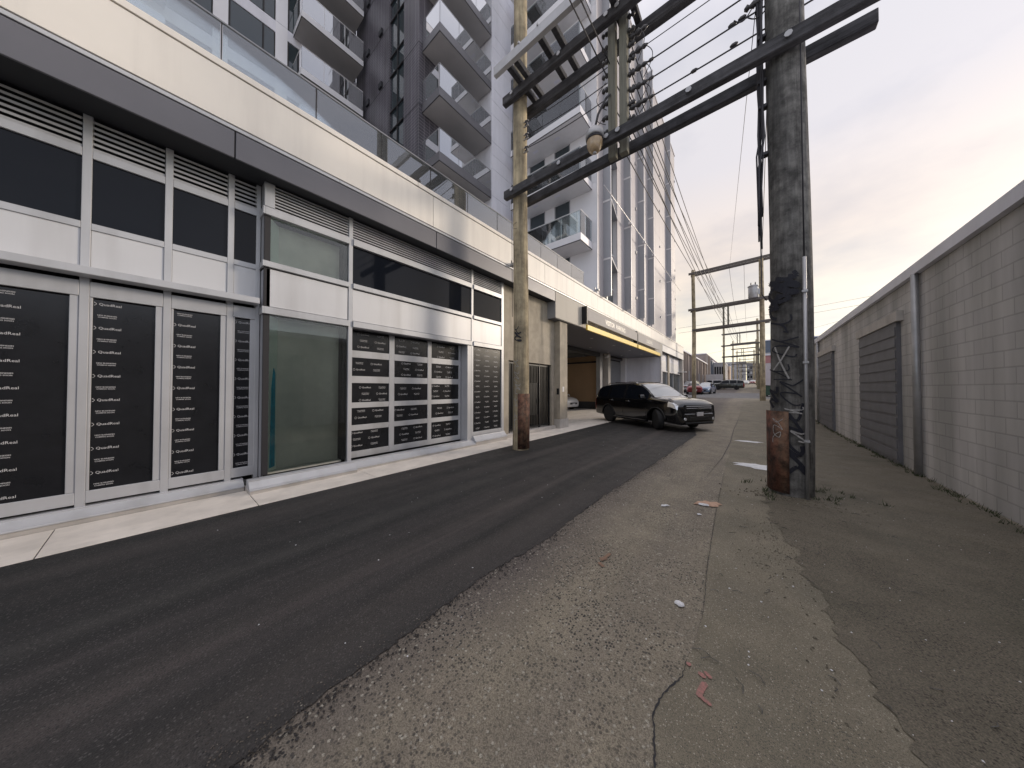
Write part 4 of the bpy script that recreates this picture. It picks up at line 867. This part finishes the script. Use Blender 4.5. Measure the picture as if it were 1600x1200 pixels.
# wires along the alley towards and past the camera
for (x, z, x1, z1) in ((-2.25, 8.05, -2.5, 8.6), (-2.2, 8.3, -2.35, 9.0)): wire((x, 5.9, z), (x1, -22, z1), .3, .012, 'dark cable passing overhead from the near gantry posts towards the viewer', 'cables passing overhead beside the lamp')
for z in (7.64, 7.97, 8.30): wire((PLX + .28, PLY - .05, z), (-2.26, 5.93, z + .0), .05, .010, 'short cable from a spool insulator on the left pole to the hanger posts', 'short cables on the left half of the near gantry')
wire((.12, 5.9, 7.5), (-1.4, 34, 13.0), -.0, .006, 'single hair-thin wire dropping through the open sky left of the right pole', None, 12)
wire((.3, 5.7, 7.9), (.7, 34, 9.0), .8, .010, 'slack cable from the right pole along the alley to the second gantry', None)
for i, (a, b_) in enumerate((((-10, 60, 12.5), (30, 66, 17)), ((-10, 60, 11.6), (30, 66, 16)), ((-12, 100, 11), (20, 70, 15)))): wire(a, b_, .6, .018, 'faint service wire crossing the sky above the far street', 'wires crossing above the far street')

# ================================================================ BACKDROP BUILDINGS
def bld(name, label, x0, x1, y0, y1, z0, z1, m, cat='building', group=None):
    t = thing(name, label, cat, ((x0 + x1) / 2, y0, z0), group); B('wall', m, t, x0, x1, y0, y1, z0 - .5, z1); B('roof', lgrey, t, x0 - .12, x1 + .12, y0 - .12, y1 + .12, z1, z1 + .18); return t
tanw = mat('tan_siding', (0.30, 0.25, 0.225), 0.85, var=0.12, vscale=.6, vstretch=(1, 1, .2)); pale = mat('pale_render', (0.44, 0.43, 0.44), 0.85, var=.08, vscale=.3); bluew = mat('slate_cladding', (0.10, 0.125, 0.17), .6, var=.1)
peach = mat('peach_render', (0.50, 0.38, 0.29), .85, var=.08); greyw = mat('grey_cladding', (0.17, 0.17, 0.185), .7, var=.12); pinkw = mat('pinkish_white_render', (0.52, 0.47, 0.49), .85, var=.07, vscale=.5); pinkb = mat('faded_pink_paint', (0.42, 0.20, 0.21), .8, var=.1); pwhite = mat('white_wall_paint', (0.62, 0.61, 0.63), .8, var=.05)
t = bld('warehouse', 'long low tan warehouse with ribbed siding beyond the parking lot on the left', -24, -8.5, 87, 128, gz(87), 10.2, tanw)
t.location.y = 87
for i in range(16): B('pilaster', pale if i % 3 == 0 else tanw, t, -8.5, -8.3, 88 + i * 2.5, 88.5 + i * 2.5, gz(88), 10.0)
t = bld('ribbed_building', 'brown flat-roofed building with vertical ribs just past the podium on the left', -24, -8.3, 52, 86, gz(52), 7.6, tanw)
for i in range(22): B('pilaster', tanw if i % 4 else pale, t, -8.3, -8.12, 52.3 + i * 1.55, 52.65 + i * 1.55, gz(52) + (0 if i % 4 else 0), 7.4 if i % 4 else 4.6)
B('coping', lgrey, t, -8.3, -8.05, 51.9, 86, 7.45, 7.62)
t = bld('slate_block', 'narrow slate-blue building standing behind the long white wall', -9.4, -8.05, 96, 108, gz(96), 9.0, bluew)
t = bld('pale_office', 'pale low office with a row of tall dark windows behind the white wall', -8.0, -5.4, 99, 112, gz(99), 8.6, pale)
for xx in (-7.7, -7.15, -6.6, -6.05): wd = B('window', g_dark, t, xx, xx + .32, 98.93, 98.99, 4.4, 7.6); B('sill', pale, wd, xx - .05, xx + .37, 98.85, 98.93, 4.25, 4.4)
t = B('white_wall', pwhite, None, -7.9, -4.55, 80, 80.2, gz(80) - .2, 4.75); tag(t, 'long blank white wall behind the parked cars, left of the third gantry', 'wall')
t = bld('peach_building', 'small peach-coloured building with one dark window between the third and fourth gantry poles', -8.2, -5.6, 128, 136, gz(128), 9.4, peach)
B('window', g_dark, t, -6.9, -6.3, 127.9, 127.99, 5.2, 6.4); B('awning', tanw, t, -8.2, -5.6, 127.4, 127.99, 7.6, 7.9)
t = bld('far_pale_block', 'large pale grey block closing the view at the far left end of the alley', -24, -2.4, 262, 285, 3, 20.5, pale)
for r in range(4):
    for c_ in range(7): B('window', greyw, t, -20 + c_ * 2.5, -18.8 + c_ * 2.5, 261.9, 261.99, 5 + r * 4, 7 + r * 4)
t = bld('far_grey_apartments', 'grey apartment building with rows of dark windows at the end of the alley', -1.8, 5.6, 244, 256, 3, 17.5, greyw)
for r in range(4):
    for c_ in range(5):
        wd = B('window', g_dark if (r + c_) % 3 else pale, t, -1.3 + c_ * 1.4, -.45 + c_ * 1.4, 243.9, 243.99, 5 + r * 3.1, 6.7 + r * 3.1); B('balcony_slab', pale, wd, -1.45 + c_ * 1.4, -.3 + c_ * 1.4, 243.5, 243.9, 4.7 + r * 3.1, 4.9 + r * 3.1)
t = bld('pink_trimmed_building', 'pinkish-white building with a faded pink top band behind the right pole', 1.62, 14, 51, 66, gz(51), 5.9, pinkw)
B('painted_band', pinkb, t, 1.60, 14.02, 50.98, 50.999, 4.9, 5.9); B('painted_band', pinkb, t, 1.60, 1.619, 51, 66, 4.9, 5.9)
B('door', greyw, t, 4, 5, 50.9, 50.99, gz(51), gz(51) + 2.2)
t = bld('blue_grey_building', 'blue-grey building rising above the pink-banded one on the right', 1.7, 16, 70, 88, gz(70), 10.2, bluew)
B('cladding', pale, t, 1.65, 5, 69.9, 69.99, 7, 8)
# right side of the alley: invented block building, low and pale to bounce light
t = thing('block_workshop', 'invented low whitewashed block workshop lining the right side of the alley beyond the graffiti pole', 'building', (2.4, 10, 0))
B('wall', cblock, t, 2.36, 12, -14, 35.5, -.2, 3.6); B('coping', lgrey, t, 2.28, 12.1, -14.1, 35.6, 3.6, 3.78)
for yy in (-6, 1.2, 9.5, 15.5, 22): 
    d = B('loading_door', greyw, t, 2.30, 2.359, yy, yy + 2.6, 0.02, 2.9)
    for k in range(12): B('slat', greyw, d, 2.285, 2.299, yy + .03, yy + 2.57, .1 + k * .23, .27 + k * .23)
    B('lintel', conc2, t, 2.27, 2.359, yy - .15, yy + 2.75, 2.905, 3.1)
MB().tube([(2.30, 8.6, 0), (2.30, 8.6, 3.6)], .05, 8).build('drainpipe', galv, t); MB().tube([(2.30, 18.4, 0), (2.30, 18.4, 3.6)], .05, 8).build('drainpipe', galv, t)
# dumpster
dg = mat('green_dumpster_paint', (0.03, 0.07, 0.05), .5, var=.25, vscale=5, dirt=(.1, .05, .03, .5))
t = thing('dumpster', 'dark green dumpster at the right edge of the alley beyond the second gantry', 'dumpster', (1.75, 42, gz(42)))
z_ = gz(42); MB().prism([(1.25, z_ + .15), (2.3, z_ + .15), (2.4, z_ + 1.05), (1.15, z_ + 1.2)], 'y', 41.4, 43.2).build('body', dg, t, .02)
MB().prism([(1.12, z_ + 1.21), (2.42, z_ + 1.06), (2.42, z_ + 1.1), (1.12, z_ + 1.26)], 'y', 41.38, 43.22).build('lid', black, t)
for a in (41.6, 43.0): MB().lathe([(.07, 0), (.07, .05)], (1.4, a, z_ + .08), 10, 'y').build('wheel', rubber, t)

# ================================================================ CARS
def cat(tab, x, c):
    n = len(tab)
    for i in range(n - 1):
        if x <= tab[i + 1][0] or i == n - 2:
            p1, p2 = tab[i], tab[i + 1]; p0 = tab[max(i - 1, 0)]; p3 = tab[min(i + 2, n - 1)]
            u = max(0, min(1, (x - p1[0]) / (p2[0] - p1[0]))); h = p2[0] - p1[0]
            m1 = (p2[c] - p0[c]) / max(1e-6, p2[0] - p0[0]) * h; m2 = (p3[c] - p1[c]) / max(1e-6, p3[0] - p1[0]) * h
            return (2 * u ** 3 - 3 * u * u + 1) * p1[c] + (u ** 3 - 2 * u * u + u) * m1 + (-2 * u ** 3 + 3 * u * u) * p2[c] + (u ** 3 - u * u) * m2
SUVT = [(-2.47, .52, .80, .98, 1.06, .72), (-2.44, .40, .90, 1.08, 1.30, .76), (-2.36, .32, .96, 1.14, 1.50, .74), (-2.2, .29, .985, 1.15, 1.635, .715), (-1.8, .27, 1.0, 1.145, 1.715, .70), (-1.3, .27, 1.0, 1.135, 1.76, .71), (-.8, .27, 1.0, 1.13, 1.775, .71), (0, .27, 1.0, 1.12, 1.77, .70), (.48, .27, 1.0, 1.11, 1.725, .695), (.82, .27, 1.0, 1.11, 1.55, .72), (1.16, .27, 1.0, 1.12, 1.31, .78), (1.36, .27, .995, 1.12, 1.20, .84), (1.8, .27, .99, 1.09, 1.16, .82), (2.15, .26, .97, 1.04, 1.11, .78), (2.34, .25, .93, .97, 1.03, .72), (2.44, .26, .86, .86, .94, .64), (2.48, .32, .78, .72, .82, .55)]
SEDT = [(-2.2, .45, .74, .80, .90, .62), (-2.15, .32, .82, .90, 1.0, .68), (-1.9, .24, .87, .95, 1.10, .70), (-1.45, .22, .88, .95, 1.22, .62), (-.9, .20, .89, .94, 1.42, .58), (-.2, .20, .89, .92, 1.46, .57), (.3, .20, .89, .91, 1.38, .58), (.75, .20, .89, .90, 1.14, .66), (1.1, .20, .88, .88, .96, .74), (1.6, .20, .86, .84, .92, .70), (1.95, .20, .82, .74, .84, .62), (2.12, .22, .74, .62, .74, .55), (2.2, .30, .64, .50, .62, .48)]
HATT = [(-1.9, .45, .72, .82, .95, .60), (-1.86, .32, .80, .92, 1.10, .64), (-1.7, .24, .84, .97, 1.36, .60), (-1.3, .22, .85, .97, 1.48, .57), (-.5, .20, .85, .95, 1.52, .56), (.1, .20, .85, .93, 1.50, .56), (.5, .20, .85, .92, 1.34, .60), (.9, .20, .85, .91, 1.10, .68), (1.15, .20, .84, .88, .98, .72), (1.5, .20, .82, .82, .90, .66), (1.75, .20, .78, .72, .82, .60), (1.88, .22, .70, .60, .72, .54), (1.92, .30, .62, .48, .60, .48)]
def make_car(label, T, paint, loc, yaw_, wb=(-1.32, 1.50), wr=.375, steer=0.0, rimm=rim_s, hi=True, cat_='car', glassm=None, group=None, wheel_hi=True, trim=None):
    t = thing('parked_car', label, cat_, (0, 0, 0), group)
    gm = glassm or g_dark; xs = [T[0][0]]; step = .06 if hi else .16
    while xs[-1] < T[-1][0] - step * .5: xs.append(xs[-1] + step)
    xs[-1] = T[-1][0]
    H = max(r[4] for r in T); roofx = [r[0] for r in T if r[4] > H - .06]; rx0, rx1 = min(roofx), max(roofx); cowl = [r[0] for r in T if r[0] > rx1 and r[4] - r[3] < .12][0]
    rear0 = [r[0] for r in T if r[0] < rx0 and r[4] - r[3] > .15][0]
    rings = []
    for x in xs:
        zb, wsh, zB, zR, wr_ = (cat(T, x, c) for c in range(1, 6)); zR = max(zR, zB + .03); g = zR - zB
        mid = zb + (zB - zb) * .5
        rings.append([(0, zb), (wsh * .80, zb), (wsh * .955, zb + .05), (wsh * .985, zb + (mid - zb) * .55), (wsh, mid), (wsh * .992, mid + (zB - mid) * .55), (wsh * .965, zB - .035), (wsh * .935, zB), (wr_ + (wsh * .93 - wr_) * .08, zR - min(.07, g * .35)), (wr_ - .04, zR - min(.025, g * .15)), (wr_ * .55, zR + .012), (0, zR + .02)])
    m = len(rings[0]); full = 2 * m - 2
    vs = []
    for x, rg in zip(xs, rings):
        vs += [(x, -y, z) for y, z in rg] + [(x, y, z) for y, z in rg[-2:0:-1]]
    fs = []; mi = []
    dpil = [(rx0 + (rx1 - rx0) * .38), (rx0 + (rx1 - rx0) * .93)] if T is not SUVT else [-1.38, -.30]
    for i in range(len(xs) - 1):
        xc = (xs[i] + xs[i + 1]) / 2; g = cat(T, xc, 4) - cat(T, xc, 3)
        for j in range(full):
            k = (j + 1) % full; fs.append((i * full + j, i * full + k, (i + 1) * full + k, (i + 1) * full + j)); jj = j if j < m - 1 else full - 1 - j; s_ = 0
            if jj == 7 and g > .20 and rear0 + .12 < xc < cowl - .22 and not any(abs(xc - d) < .045 for d in dpil):
                s_ = 1 + sum(xc > d for d in dpil) + (3 if j >= m - 1 else 0)
            if jj in (9, 10) and rx1 + .02 < xc < cowl - .02: s_ = 7
            if jj in (5, 6) and xc > T[-1][0] - (.46 if T is SUVT else .40) and xc < T[-1][0] - .05 and s_ == 0: s_ = 9 if j < m - 1 else 10
            if jj in ((3, 4, 5, 6) if T is SUVT else (4, 5)) and T[0][0] + .015 < xc < T[0][0] + .2: s_ = 11 if j < m - 1 else 12
            if jj in (9, 10) and rear0 - .06 < xc < rx0 + (.1 if T is SUVT else 0) and g > .12 and xc < -.9: s_ = 8
            mi.append(s_)
    fs += [tuple(range(full))[::-1], tuple((len(xs) - 1) * full + j for j in range(full))]; mi += [0, 0]
    me = bpy.data.meshes.new('body'); me.from_pydata(vs, [], fs)
    for q in range(13): me.materials.append(paint)
    me.polygons.foreach_set('material_index', mi)
    ob = bpy.data.objects.new('body', me); S.collection.objects.link(ob)
    bm = bmesh.new(); bm.from_mesh(me); bmesh.ops.recalc_face_normals(bm, faces=bm.faces); bm.to_mesh(me); bm.free()
    W = max(r[2] for r in T)
    if hi:
        cm = MB()
        for wx in wb:
            for sy in (-1, 1): cm.lathe([(wr + .055, W * .62), (wr + .055, W + .3)] if sy > 0 else [(wr + .055, -W - .3), (wr + .055, -W * .62)], (wx, 0, wr - .01), 28, 'y')
        co = cm.build('cutter', paint); bmq = bmesh.new(); bmq.from_mesh(co.data); bmesh.ops.recalc_face_normals(bmq, faces=bmq.faces); bmq.to_mesh(co.data); bmq.free()
        md = ob.modifiers.new('b', 'BOOLEAN'); md.object = co; md.operation = 'DIFFERENCE'; md.solver = 'EXACT'
        me2 = bpy.data.meshes.new_from_object(ob.evaluated_get(bpy.context.evaluated_depsgraph_get())); ob.modifiers.clear(); ob.data = me2; bpy.data.objects.remove(co); me = me2
    # split glass from paint
    groups = {}
    for p in me.polygons: groups.setdefault(p.material_index, []).append(tuple(p.vertices))
    V = [tuple(v.co) for v in me.vertices]; bpy.data.objects.remove(ob)
    for s_, ff in groups.items():
        used = sorted({v for f in ff for v in f}); ix = {v: i for i, v in enumerate(used)}
        mb = MB(); mb.add([V[v] for v in used], [tuple(ix[v] for v in f) for f in ff], True)
        nm = 'body' if s_ == 0 else ('headlight' if s_ in (9, 10) else ('tail_light' if s_ > 10 else ('windshield' if s_ == 7 else ('rear_window' if s_ == 8 else 'side_window'))))
        o = mb.build(nm, {'body': paint, 'windshield': wshield, 'headlight': lampg, 'tail_light': tail_m}.get(nm, gm), t)
        try: o.data.set_sharp_from_angle(angle=R(38))
        except Exception: pass
    # wheels
    for wx in wb:
        for sy in (-1, 1):
            mb = MB(); w2 = .115; yc = sy * (W - .13)
            mb.lathe([(wr * .62, -w2), (wr * .93, -w2), (wr * .99, -w2 * .75), (wr, -w2 * .3), (wr, w2 * .3), (wr * .99, w2 * .75), (wr * .93, w2), (wr * .62, w2)], (0, 0, 0), 28 if hi else 14, 'y')
            tw = mb.build('wheel', rubber, t); tw.location = (wx, yc, wr)
            if steer and wx > 0: tw.rotation_euler.z = steer
            r_ = MB(); f_ = sy
            r_.lathe([(wr * .64, f_ * w2 * .55), (wr * .60, f_ * w2 * .35), (wr * .15, f_ * w2 * .30)] if sy > 0 else [(wr * .15, f_ * w2 * .30), (wr * .60, f_ * w2 * .35), (wr * .64, f_ * w2 * .55)], (0, 0, 0), 20, 'y')
            if hi:
                for a in range(5):
                    an = a * 2 * math.pi / 5; ca, sa = math.cos(an), math.sin(an); px_, pz_ = -sa, ca
                    for sg_ in (-.055, .055):
                        r_.add([(ca * wr * .12 + px_ * (sg_ * .3 - .02), f_ * w2 * .62, sa * wr * .12 + pz_ * (sg_ * .3 - .02)), (ca * wr * .12 + px_ * (sg_ * .3 + .02), f_ * w2 * .62, sa * wr * .12 + pz_ * (sg_ * .3 + .02)), (ca * wr * .63 + px_ * (sg_ + .018), f_ * w2 * .80, sa * wr * .63 + pz_ * (sg_ + .018)), (ca * wr * .63 + px_ * (sg_ - .018), f_ * w2 * .80, sa * wr * .63 + pz_ * (sg_ - .018))], [(0, 1, 2, 3), (3, 2, 1, 0)])
            ro = r_.build('rim', rimm); S.collection.objects.unlink(ro); S.collection.objects.link(ro); ro.parent = tw; ro.location = (0, 0, 0)
    # lamps, plate, mirrors, handles
    x1 = T[-1][0]; x0 = T[0][0]; k = len(T); F3 = T[-3]; 
    zl = F3[3] + .0; zr_ = cat(T, x0 + .12, 3)
    for sy in (-1, 1):
        # mirror
        mx_ = cowl - .42; zm = cat(T, mx_, 3) + .03; yw = cat(T, mx_, 2)
        mm = MB().prism([(mx_ - .07, zm), (mx_ + .10, zm + .02), (mx_ + .06, zm + .15), (mx_ - .07, zm + .17)], 'y', sy * (yw + .02), sy * (yw + .22)).build('mirror', paint, t, .02)
        if hi:
            MB().box(mx_ - .02, mx_ + .04, sy * (yw - .08), sy * (yw + .03), zm + .0, zm + .04).build('mirror_stalk', plast, mm)
            for hx in ((-.02, -1.10) if T is SUVT else (0,)):
                zh = cat(T, hx, 3) - .12; yw2 = cat(T, hx, 2); MB().box(hx - .10, hx + .10, sy * (yw2 * .985), sy * (yw2 + .02), zh, zh + .035).build('door_handle', chrome, t, .006)
    if T is SUVT:
        gr = MB().box(x1 - .13, x1 + .005, -.62, .62, .70, .96).build('grille', plast, t, .01)
        for z in (.75, .82, .89): MB().box(x1 - .02, x1 + .022, -.60, .60, z, z + .028).build('grille_bar', chrome if z > .75 else rim_k, gr, .006)
        em = MB(); 
        for a in (-.05, .035): em.box(x1 + .02, x1 + .034, a, a + .015, .79, .91)
        em.box(x1 + .02, x1 + .034, -.04, .04, .845, .86); em.build('emblem', chrome, gr)
        MB().box(x1 - .2, x1 + .03, -.68, .68, .38, .66).build('front_bumper', paint, t, .03); MB().box(x1 - .19, x1 + .036, -.45, .45, .40, .53).build('lower_intake', plast, t, .006)
        for sy in (-1, 1): MB().lathe([(.05, x1 - .02), (.05, x1 + .034)], (0, sy * .66, .46), 12, 'x').build('fog_light', lampg, t); 
        MB().box(x1 - .22, x1 + .045, -.66, .66, .27, .34).build('skid_trim', rim_k, t, .015)
        MB().box(x1 + .02, x1 + .045, .02 - .15, .02 + .15, .56, .70).build('license_plate', whitem, t, .004)
        for sy in (-1, 1):
            MB().tube([(-1.7, sy * .66, 1.725), (-1.60, sy * .67, 1.79), (.1, sy * .66, 1.815), (.25, sy * .65, 1.75)], .018, 8).build('roof_rail', chrome, t)
            MB().box(-.93, 1.06, sy * .90, sy * 1.06, .24, .31).build('running_board', rim_k, t, .015); MB().box(-.85, 1.0, sy * .98, sy * 1.065, .311, .318).build('board_tread', rim_s, t)
            # wheel arch mouldings and door seams
            for wx in wb:
                mb = MB(); pts = [(wx + (wr + .065) * math.cos(a), sy * (W - .012), wr + (wr + .065) * math.sin(a)) for a in [math.pi * i / 16 for i in range(17)]]; mb.tube(pts, .022, 6); mb.build('arch_trim', plast, t)
            for sx in (1.02, -.32, -1.28):
                mb = MB(); pts = [(sx, sy * (cat(T, sx, 2) * (1.0 if q == 1 else .985) + .001), z) for q, z in enumerate((.38, .70, .95))]; mb.tube(pts, .004, 4); mb.build('door_seam', joint, t)
        for xx in (-1.2, -.3): MB().tube([(xx, -.66, 1.83), (xx, .66, 1.83)], .014, 6).build('roof_crossbar', black, t)
    else:
        MB().box(x1 - .12, x1 + .012, -.42, .42, .40, .52).build('grille', plast, t, .01); MB().box(x1 - .0, x1 + .025, -.16, .16, .36, .46).build('license_plate', whitem, t)
        MB().box(x0 - .02, x0 + .08, -.26, .26, .50, .62).build('license_plate', whitem, t)
    t.location = loc; t.rotation_euler.z = yaw_
    for ch in t.children: pass
    return t
def paint(name, c, rough=.18, metal=.3): return mat(name, c, rough, metal, coat=1.0)
pk = paint('black_car_paint', (0.006, 0.006, 0.007), .14, .0); pred = paint('red_car_paint', (.19, .02, .024)); pbl = paint('steel_blue_car_paint', (.17, .23, .33)); pw = paint('white_car_paint', (.68, .68, .68), .2, 0); pg = paint('grey_car_paint', (.14, .14, .15)); ps = paint('silver_car_paint', (.45, .46, .48), .25, .5); pdk = paint('dark_green_car_paint', (.025, .03, .028))
hd = R(-32); mid = Vector((-2.75, 12.02, 0)); fwd = Vector((math.cos(hd), math.sin(hd), 0)); left_ = Vector((-math.sin(hd), math.cos(hd), 0))
c0 = mid - fwd * 1.50 + left_ * .92
make_car('shiny black sport utility vehicle turning out of the parking entrance', SUVT, pk, (c0.x, c0.y, 0.008), hd, wb=(-1.32, 1.50), wr=.38, steer=R(-27), rimm=rim_k, cat_='suv', trim=True)
def gp(x, y): return (x, y, gz(y) + .006)
make_car('white car parked inside the garage opening, only its nose showing past the concrete column', HATT, pw, (-11.75, 19.3, .01), R(-8), wb=(-1.2, 1.25), wr=.31, hi=True)
fr = 'cars parked in the lot past the podium'
make_car('red sedan parked left of the second gantry pole', SEDT, pred, gp(-6.0, 46.6), R(100), wb=(-1.3, 1.35), wr=.32, hi=False, group=fr)
make_car('small steel-blue hatchback facing the camera right of the second gantry left pole', HATT, pbl, gp(-4.75, 48.2), R(-97), wb=(-1.2, 1.25), wr=.31, hi=True, group=fr)
make_car('silver van-like car parked directly behind the red sedan', SUVT, ps, gp(-7.3, 54), R(-92), wb=(-1.3, 1.5), wr=.36, hi=False, group=fr)
make_car('white sedan parked behind the blue hatchback', SEDT, pw, gp(-5.85, 58.5), R(-100), wb=(-1.3, 1.35), wr=.32, hi=False, group=fr)
make_car('grey estate car parked side-on in front of the white wall', SUVT, pg, gp(-6.2, 73), R(175), wb=(-1.3, 1.5), wr=.36, hi=False, group=fr)
make_car('dark green-black crossover parked side-on at the foot of the third gantry', SUVT, pdk, gp(-3.25, 67), R(180), wb=(-1.3, 1.5), wr=.38, hi=True, group=fr)
make_car('red hatchback parked far up the alley on the right', HATT, pred, gp(.6, 138), R(-90), wb=(-1.2, 1.25), wr=.31, hi=False)
make_car('red sedan parked just beyond the far red hatchback', SEDT, pred, gp(1.6, 146), R(-80), wb=(-1.3, 1.35), wr=.32, hi=False)
make_car('white car driving towards the camera far up the alley', SEDT, pw, gp(-1.2, 132), R(-90), wb=(-1.3, 1.35), wr=.32, hi=False)
make_car('silver car parked far up the alley beside the fourth gantry pole', SEDT, ps, gp(-5.2, 104), R(-95), wb=(-1.3, 1.35), wr=.32, hi=False)

# ================================================================ LITTER AND MARKS
def blob(name, x, y, r, m, label, cat_, h=.012, n=14, sx=1, sy=1, seed=1, ang=0):
    rr = random.Random(seed); mb = MB(); z = gz(y) + .012; ro = [r * rr.uniform(.55, 1.15) for _ in range(n)]; ca, sa = math.cos(ang), math.sin(ang)
    def P(a, q, zz): u, v = q * math.cos(a) * sx, q * math.sin(a) * sy; return (x + u * ca - v * sa, y + u * sa + v * ca, zz)
    vs = [(x, y, z + h)]
    for k, (f, hh) in enumerate(((.45, h * .9), (.8, h * .8), (1, 0))): vs += [P(2 * math.pi * i / n, ro[i] * f, z + hh * rr.uniform(.4, 1.2)) for i in range(n)]
    fs = [(0, 1 + i, 1 + (i + 1) % n) for i in range(n)] + [(1 + k * n + i, 1 + (k + 1) * n + i, 1 + (k + 1) * n + (i + 1) % n, 1 + k * n + (i + 1) % n) for k in range(2) for i in range(n)]
    mb.add(vs, fs, False); return tag(mb.build(name, m), label, cat_)
blob('paper_scrap', -.40, 2.385, .035, paper, 'crumpled white paper scrap lying alone on the worn asphalt', 'paper', .014, seed=4, sx=1.1)
blob('paper_bag', -.44, 4.68, .13, kraft, 'flattened brown paper bag on the asphalt seam', 'paper bag', .03, 11, 1.5, .75, seed=9, ang=.5)
blob('paper_scrap', -.50, 4.60, .06, paper, 'white napkin corner sticking out of the flattened brown bag', 'paper', .02, seed=12, sx=1.4, sy=.5)
blob('paper_scrap', -.88, 4.25, .045, paper, 'small torn white scrap left of the brown paper bag', 'paper', .012, seed=5, sx=1.5, sy=.5, ang=.7)
blob('paper_scrap', -.50, 4.22, .025, paper, 'tiny white scrap in front of the brown paper bag', 'paper', .01, seed=8)
blob('slush_patch', .12, 7.5, .34, paper, 'melting patch of white slush at the foot of the graffiti pole', 'slush', .03, 22, 1.3, .6, seed=15)
blob('slush_patch', -.06, 10.9, .3, paper, 'thin white slush streak on the asphalt farther up from the graffiti pole', 'slush', .012, 18, 1.3, .4, seed=18)
def paintmark(name, polys, m, label):
    mb = MB()
    zq = .0095
    for pts, wd in polys:
        for (x0, y0), (x1, y1) in zip(pts, pts[1:]):
            zq += .0004
            d = Vector((x1 - x0, y1 - y0)); L = d.length or 1e-6; nx, ny = -d.y / L * wd / 2, d.x / L * wd / 2; ex, ey = d.x / L * wd * .3, d.y / L * wd * .3
            mb.add([(x0 - ex, y0 - ey, zq), (x0 + nx, y0 + ny, zq), (x1 + nx, y1 + ny, zq), (x1 + ex, y1 + ey, zq), (x1 - nx, y1 - ny, zq), (x0 - nx, y0 - ny, zq)], [(0, 5, 4, 3, 2, 1)])
    return tag(mb.build(name, m), label, 'paint mark')
paintmark('spray_mark', [([(-.198, 1.835), (-.207, 1.80), (-.213, 1.765), (-.214, 1.74)], .028), ([(-.205, 1.742), (-.185, 1.733), (-.165, 1.728)], .020)], pink, 'pink sprayed survey mark shaped like an L on the smooth asphalt strip')
paintmark('spray_mark', [([(-.228, 1.885), (-.214, 1.877), (-.205, 1.872)], .026), ([(-.205, 1.907), (-.190, 1.898), (-.178, 1.886)], .02), ([(-.287, 1.907), (-.280, 1.902), (-.275, 1.90)], .024)], pink, 'broken pink spray dabs just above the L-shaped mark')
paintmark('spray_mark', [([(-1.03, 2.70), (-1.05, 2.55)], .03), ([(-1.02, 2.60), (-1.07, 2.57)], .03), ([(-1.05, 2.50), (-1.0, 2.47)], .03)], orange, 'faded orange spray mark on the worn asphalt near the dark lane edge')
# loose chips
rr = random.Random(21); mb = MB()
def chip(mb, x, y, s):
    z = gz(y) + .008; a = rr.uniform(0, 6.28); vs = []
    for k in range(4): q = s * rr.uniform(.5, 1.1); vs.append((x + q * math.cos(a + k * 1.57), y + q * math.sin(a + k * 1.57), z))
    vs.append((x, y, z + s * .7)); mb.add(vs, [(0, 1, 4), (1, 2, 4), (2, 3, 4), (3, 0, 4)])
for _ in range(170): chip(mb, rr.uniform(-4.9, 1.2), rr.uniform(.4, 12) ** 1.0, rr.uniform(.003, .009))
for _ in range(120): chip(mb, rr.uniform(-.3, 1.9), rr.uniform(1.2, 6.5), rr.uniform(.003, .010))
mb.build('pale_grit', paper, kind='stuff')
mb = MB()
for _ in range(1500):
    y = .15 + 9 * rr.random() ** 1.6; chip(mb, interp(edge, y) + abs(rr.gauss(0, .07)) + rr.uniform(-.01, .01), y, rr.uniform(.003, .011))
mb.build('edge_crumbs', asph_new, kind='stuff')
mb = MB()
for _ in range(900):
    y = .15 + 9 * rr.random() ** 1.6; chip(mb, interp(edge, y) - abs(rr.gauss(0, .12)), y, rr.uniform(.003, .007))
mb.build('edge_grit', asph_old, kind='stuff')
weed = mat('weed_green', (0.045, 0.06, 0.022), .8, var=.4, vscale=20); mb = MB()
for _ in range(260):
    y = rr.uniform(.5, 30); x = 2.30 - abs(rr.gauss(0, .06)); n_ = rr.randint(5, 12)
    if rr.random() < .15: x, y = PRX + rr.gauss(.05, .3), PRY + rr.gauss(.05, .3)
    for k in range(n_):
        a = rr.uniform(0, 6.28); h = rr.uniform(.02, .09); bx, by = x + rr.gauss(0, .02), y + rr.gauss(0, .03); z = gz(y) + .008
        mb.add([(bx - .004, by, z), (bx + .004, by, z), (bx + math.cos(a) * h * .6, by + math.sin(a) * h * .6, z + h)], [(0, 1, 2)])
mb.build('weeds', weed, kind='stuff')
mb = MB()
for _ in range(900): chip(mb, dirt_l(2) + rr.gauss(.35, .35), rr.uniform(1.0, 8), rr.uniform(.003, .012))
for _ in range(500): chip(mb, rr.gauss(.22, .16), rr.gauss(3.9, .5), rr.uniform(.003, .009))
for _ in range(350): chip(mb, PRX + rr.gauss(0, .3), PRY - .35 + rr.gauss(0, .12), rr.uniform(.006, .02))
mb.build('dark_gravel', dirt_m, kind='stuff')
mb = MB()
for _ in range(60):
    x, y, a, L = rr.uniform(-.2, 1.2), rr.uniform(1.6, 6), rr.uniform(0, 3.14), rr.uniform(.02, .09); z = gz(y) + .015
    mb.tube([(x, y, z), (x + L * .5 * math.cos(a), y + L * .5 * math.sin(a), z + .006), (x + L * math.cos(a + .4), y + L * math.sin(a + .4), z)], .0022, 4)
mb.build('twig_litter', wood2, kind='stuff')
bpy.context.view_layer.update()
print('objects', len(bpy.data.objects))
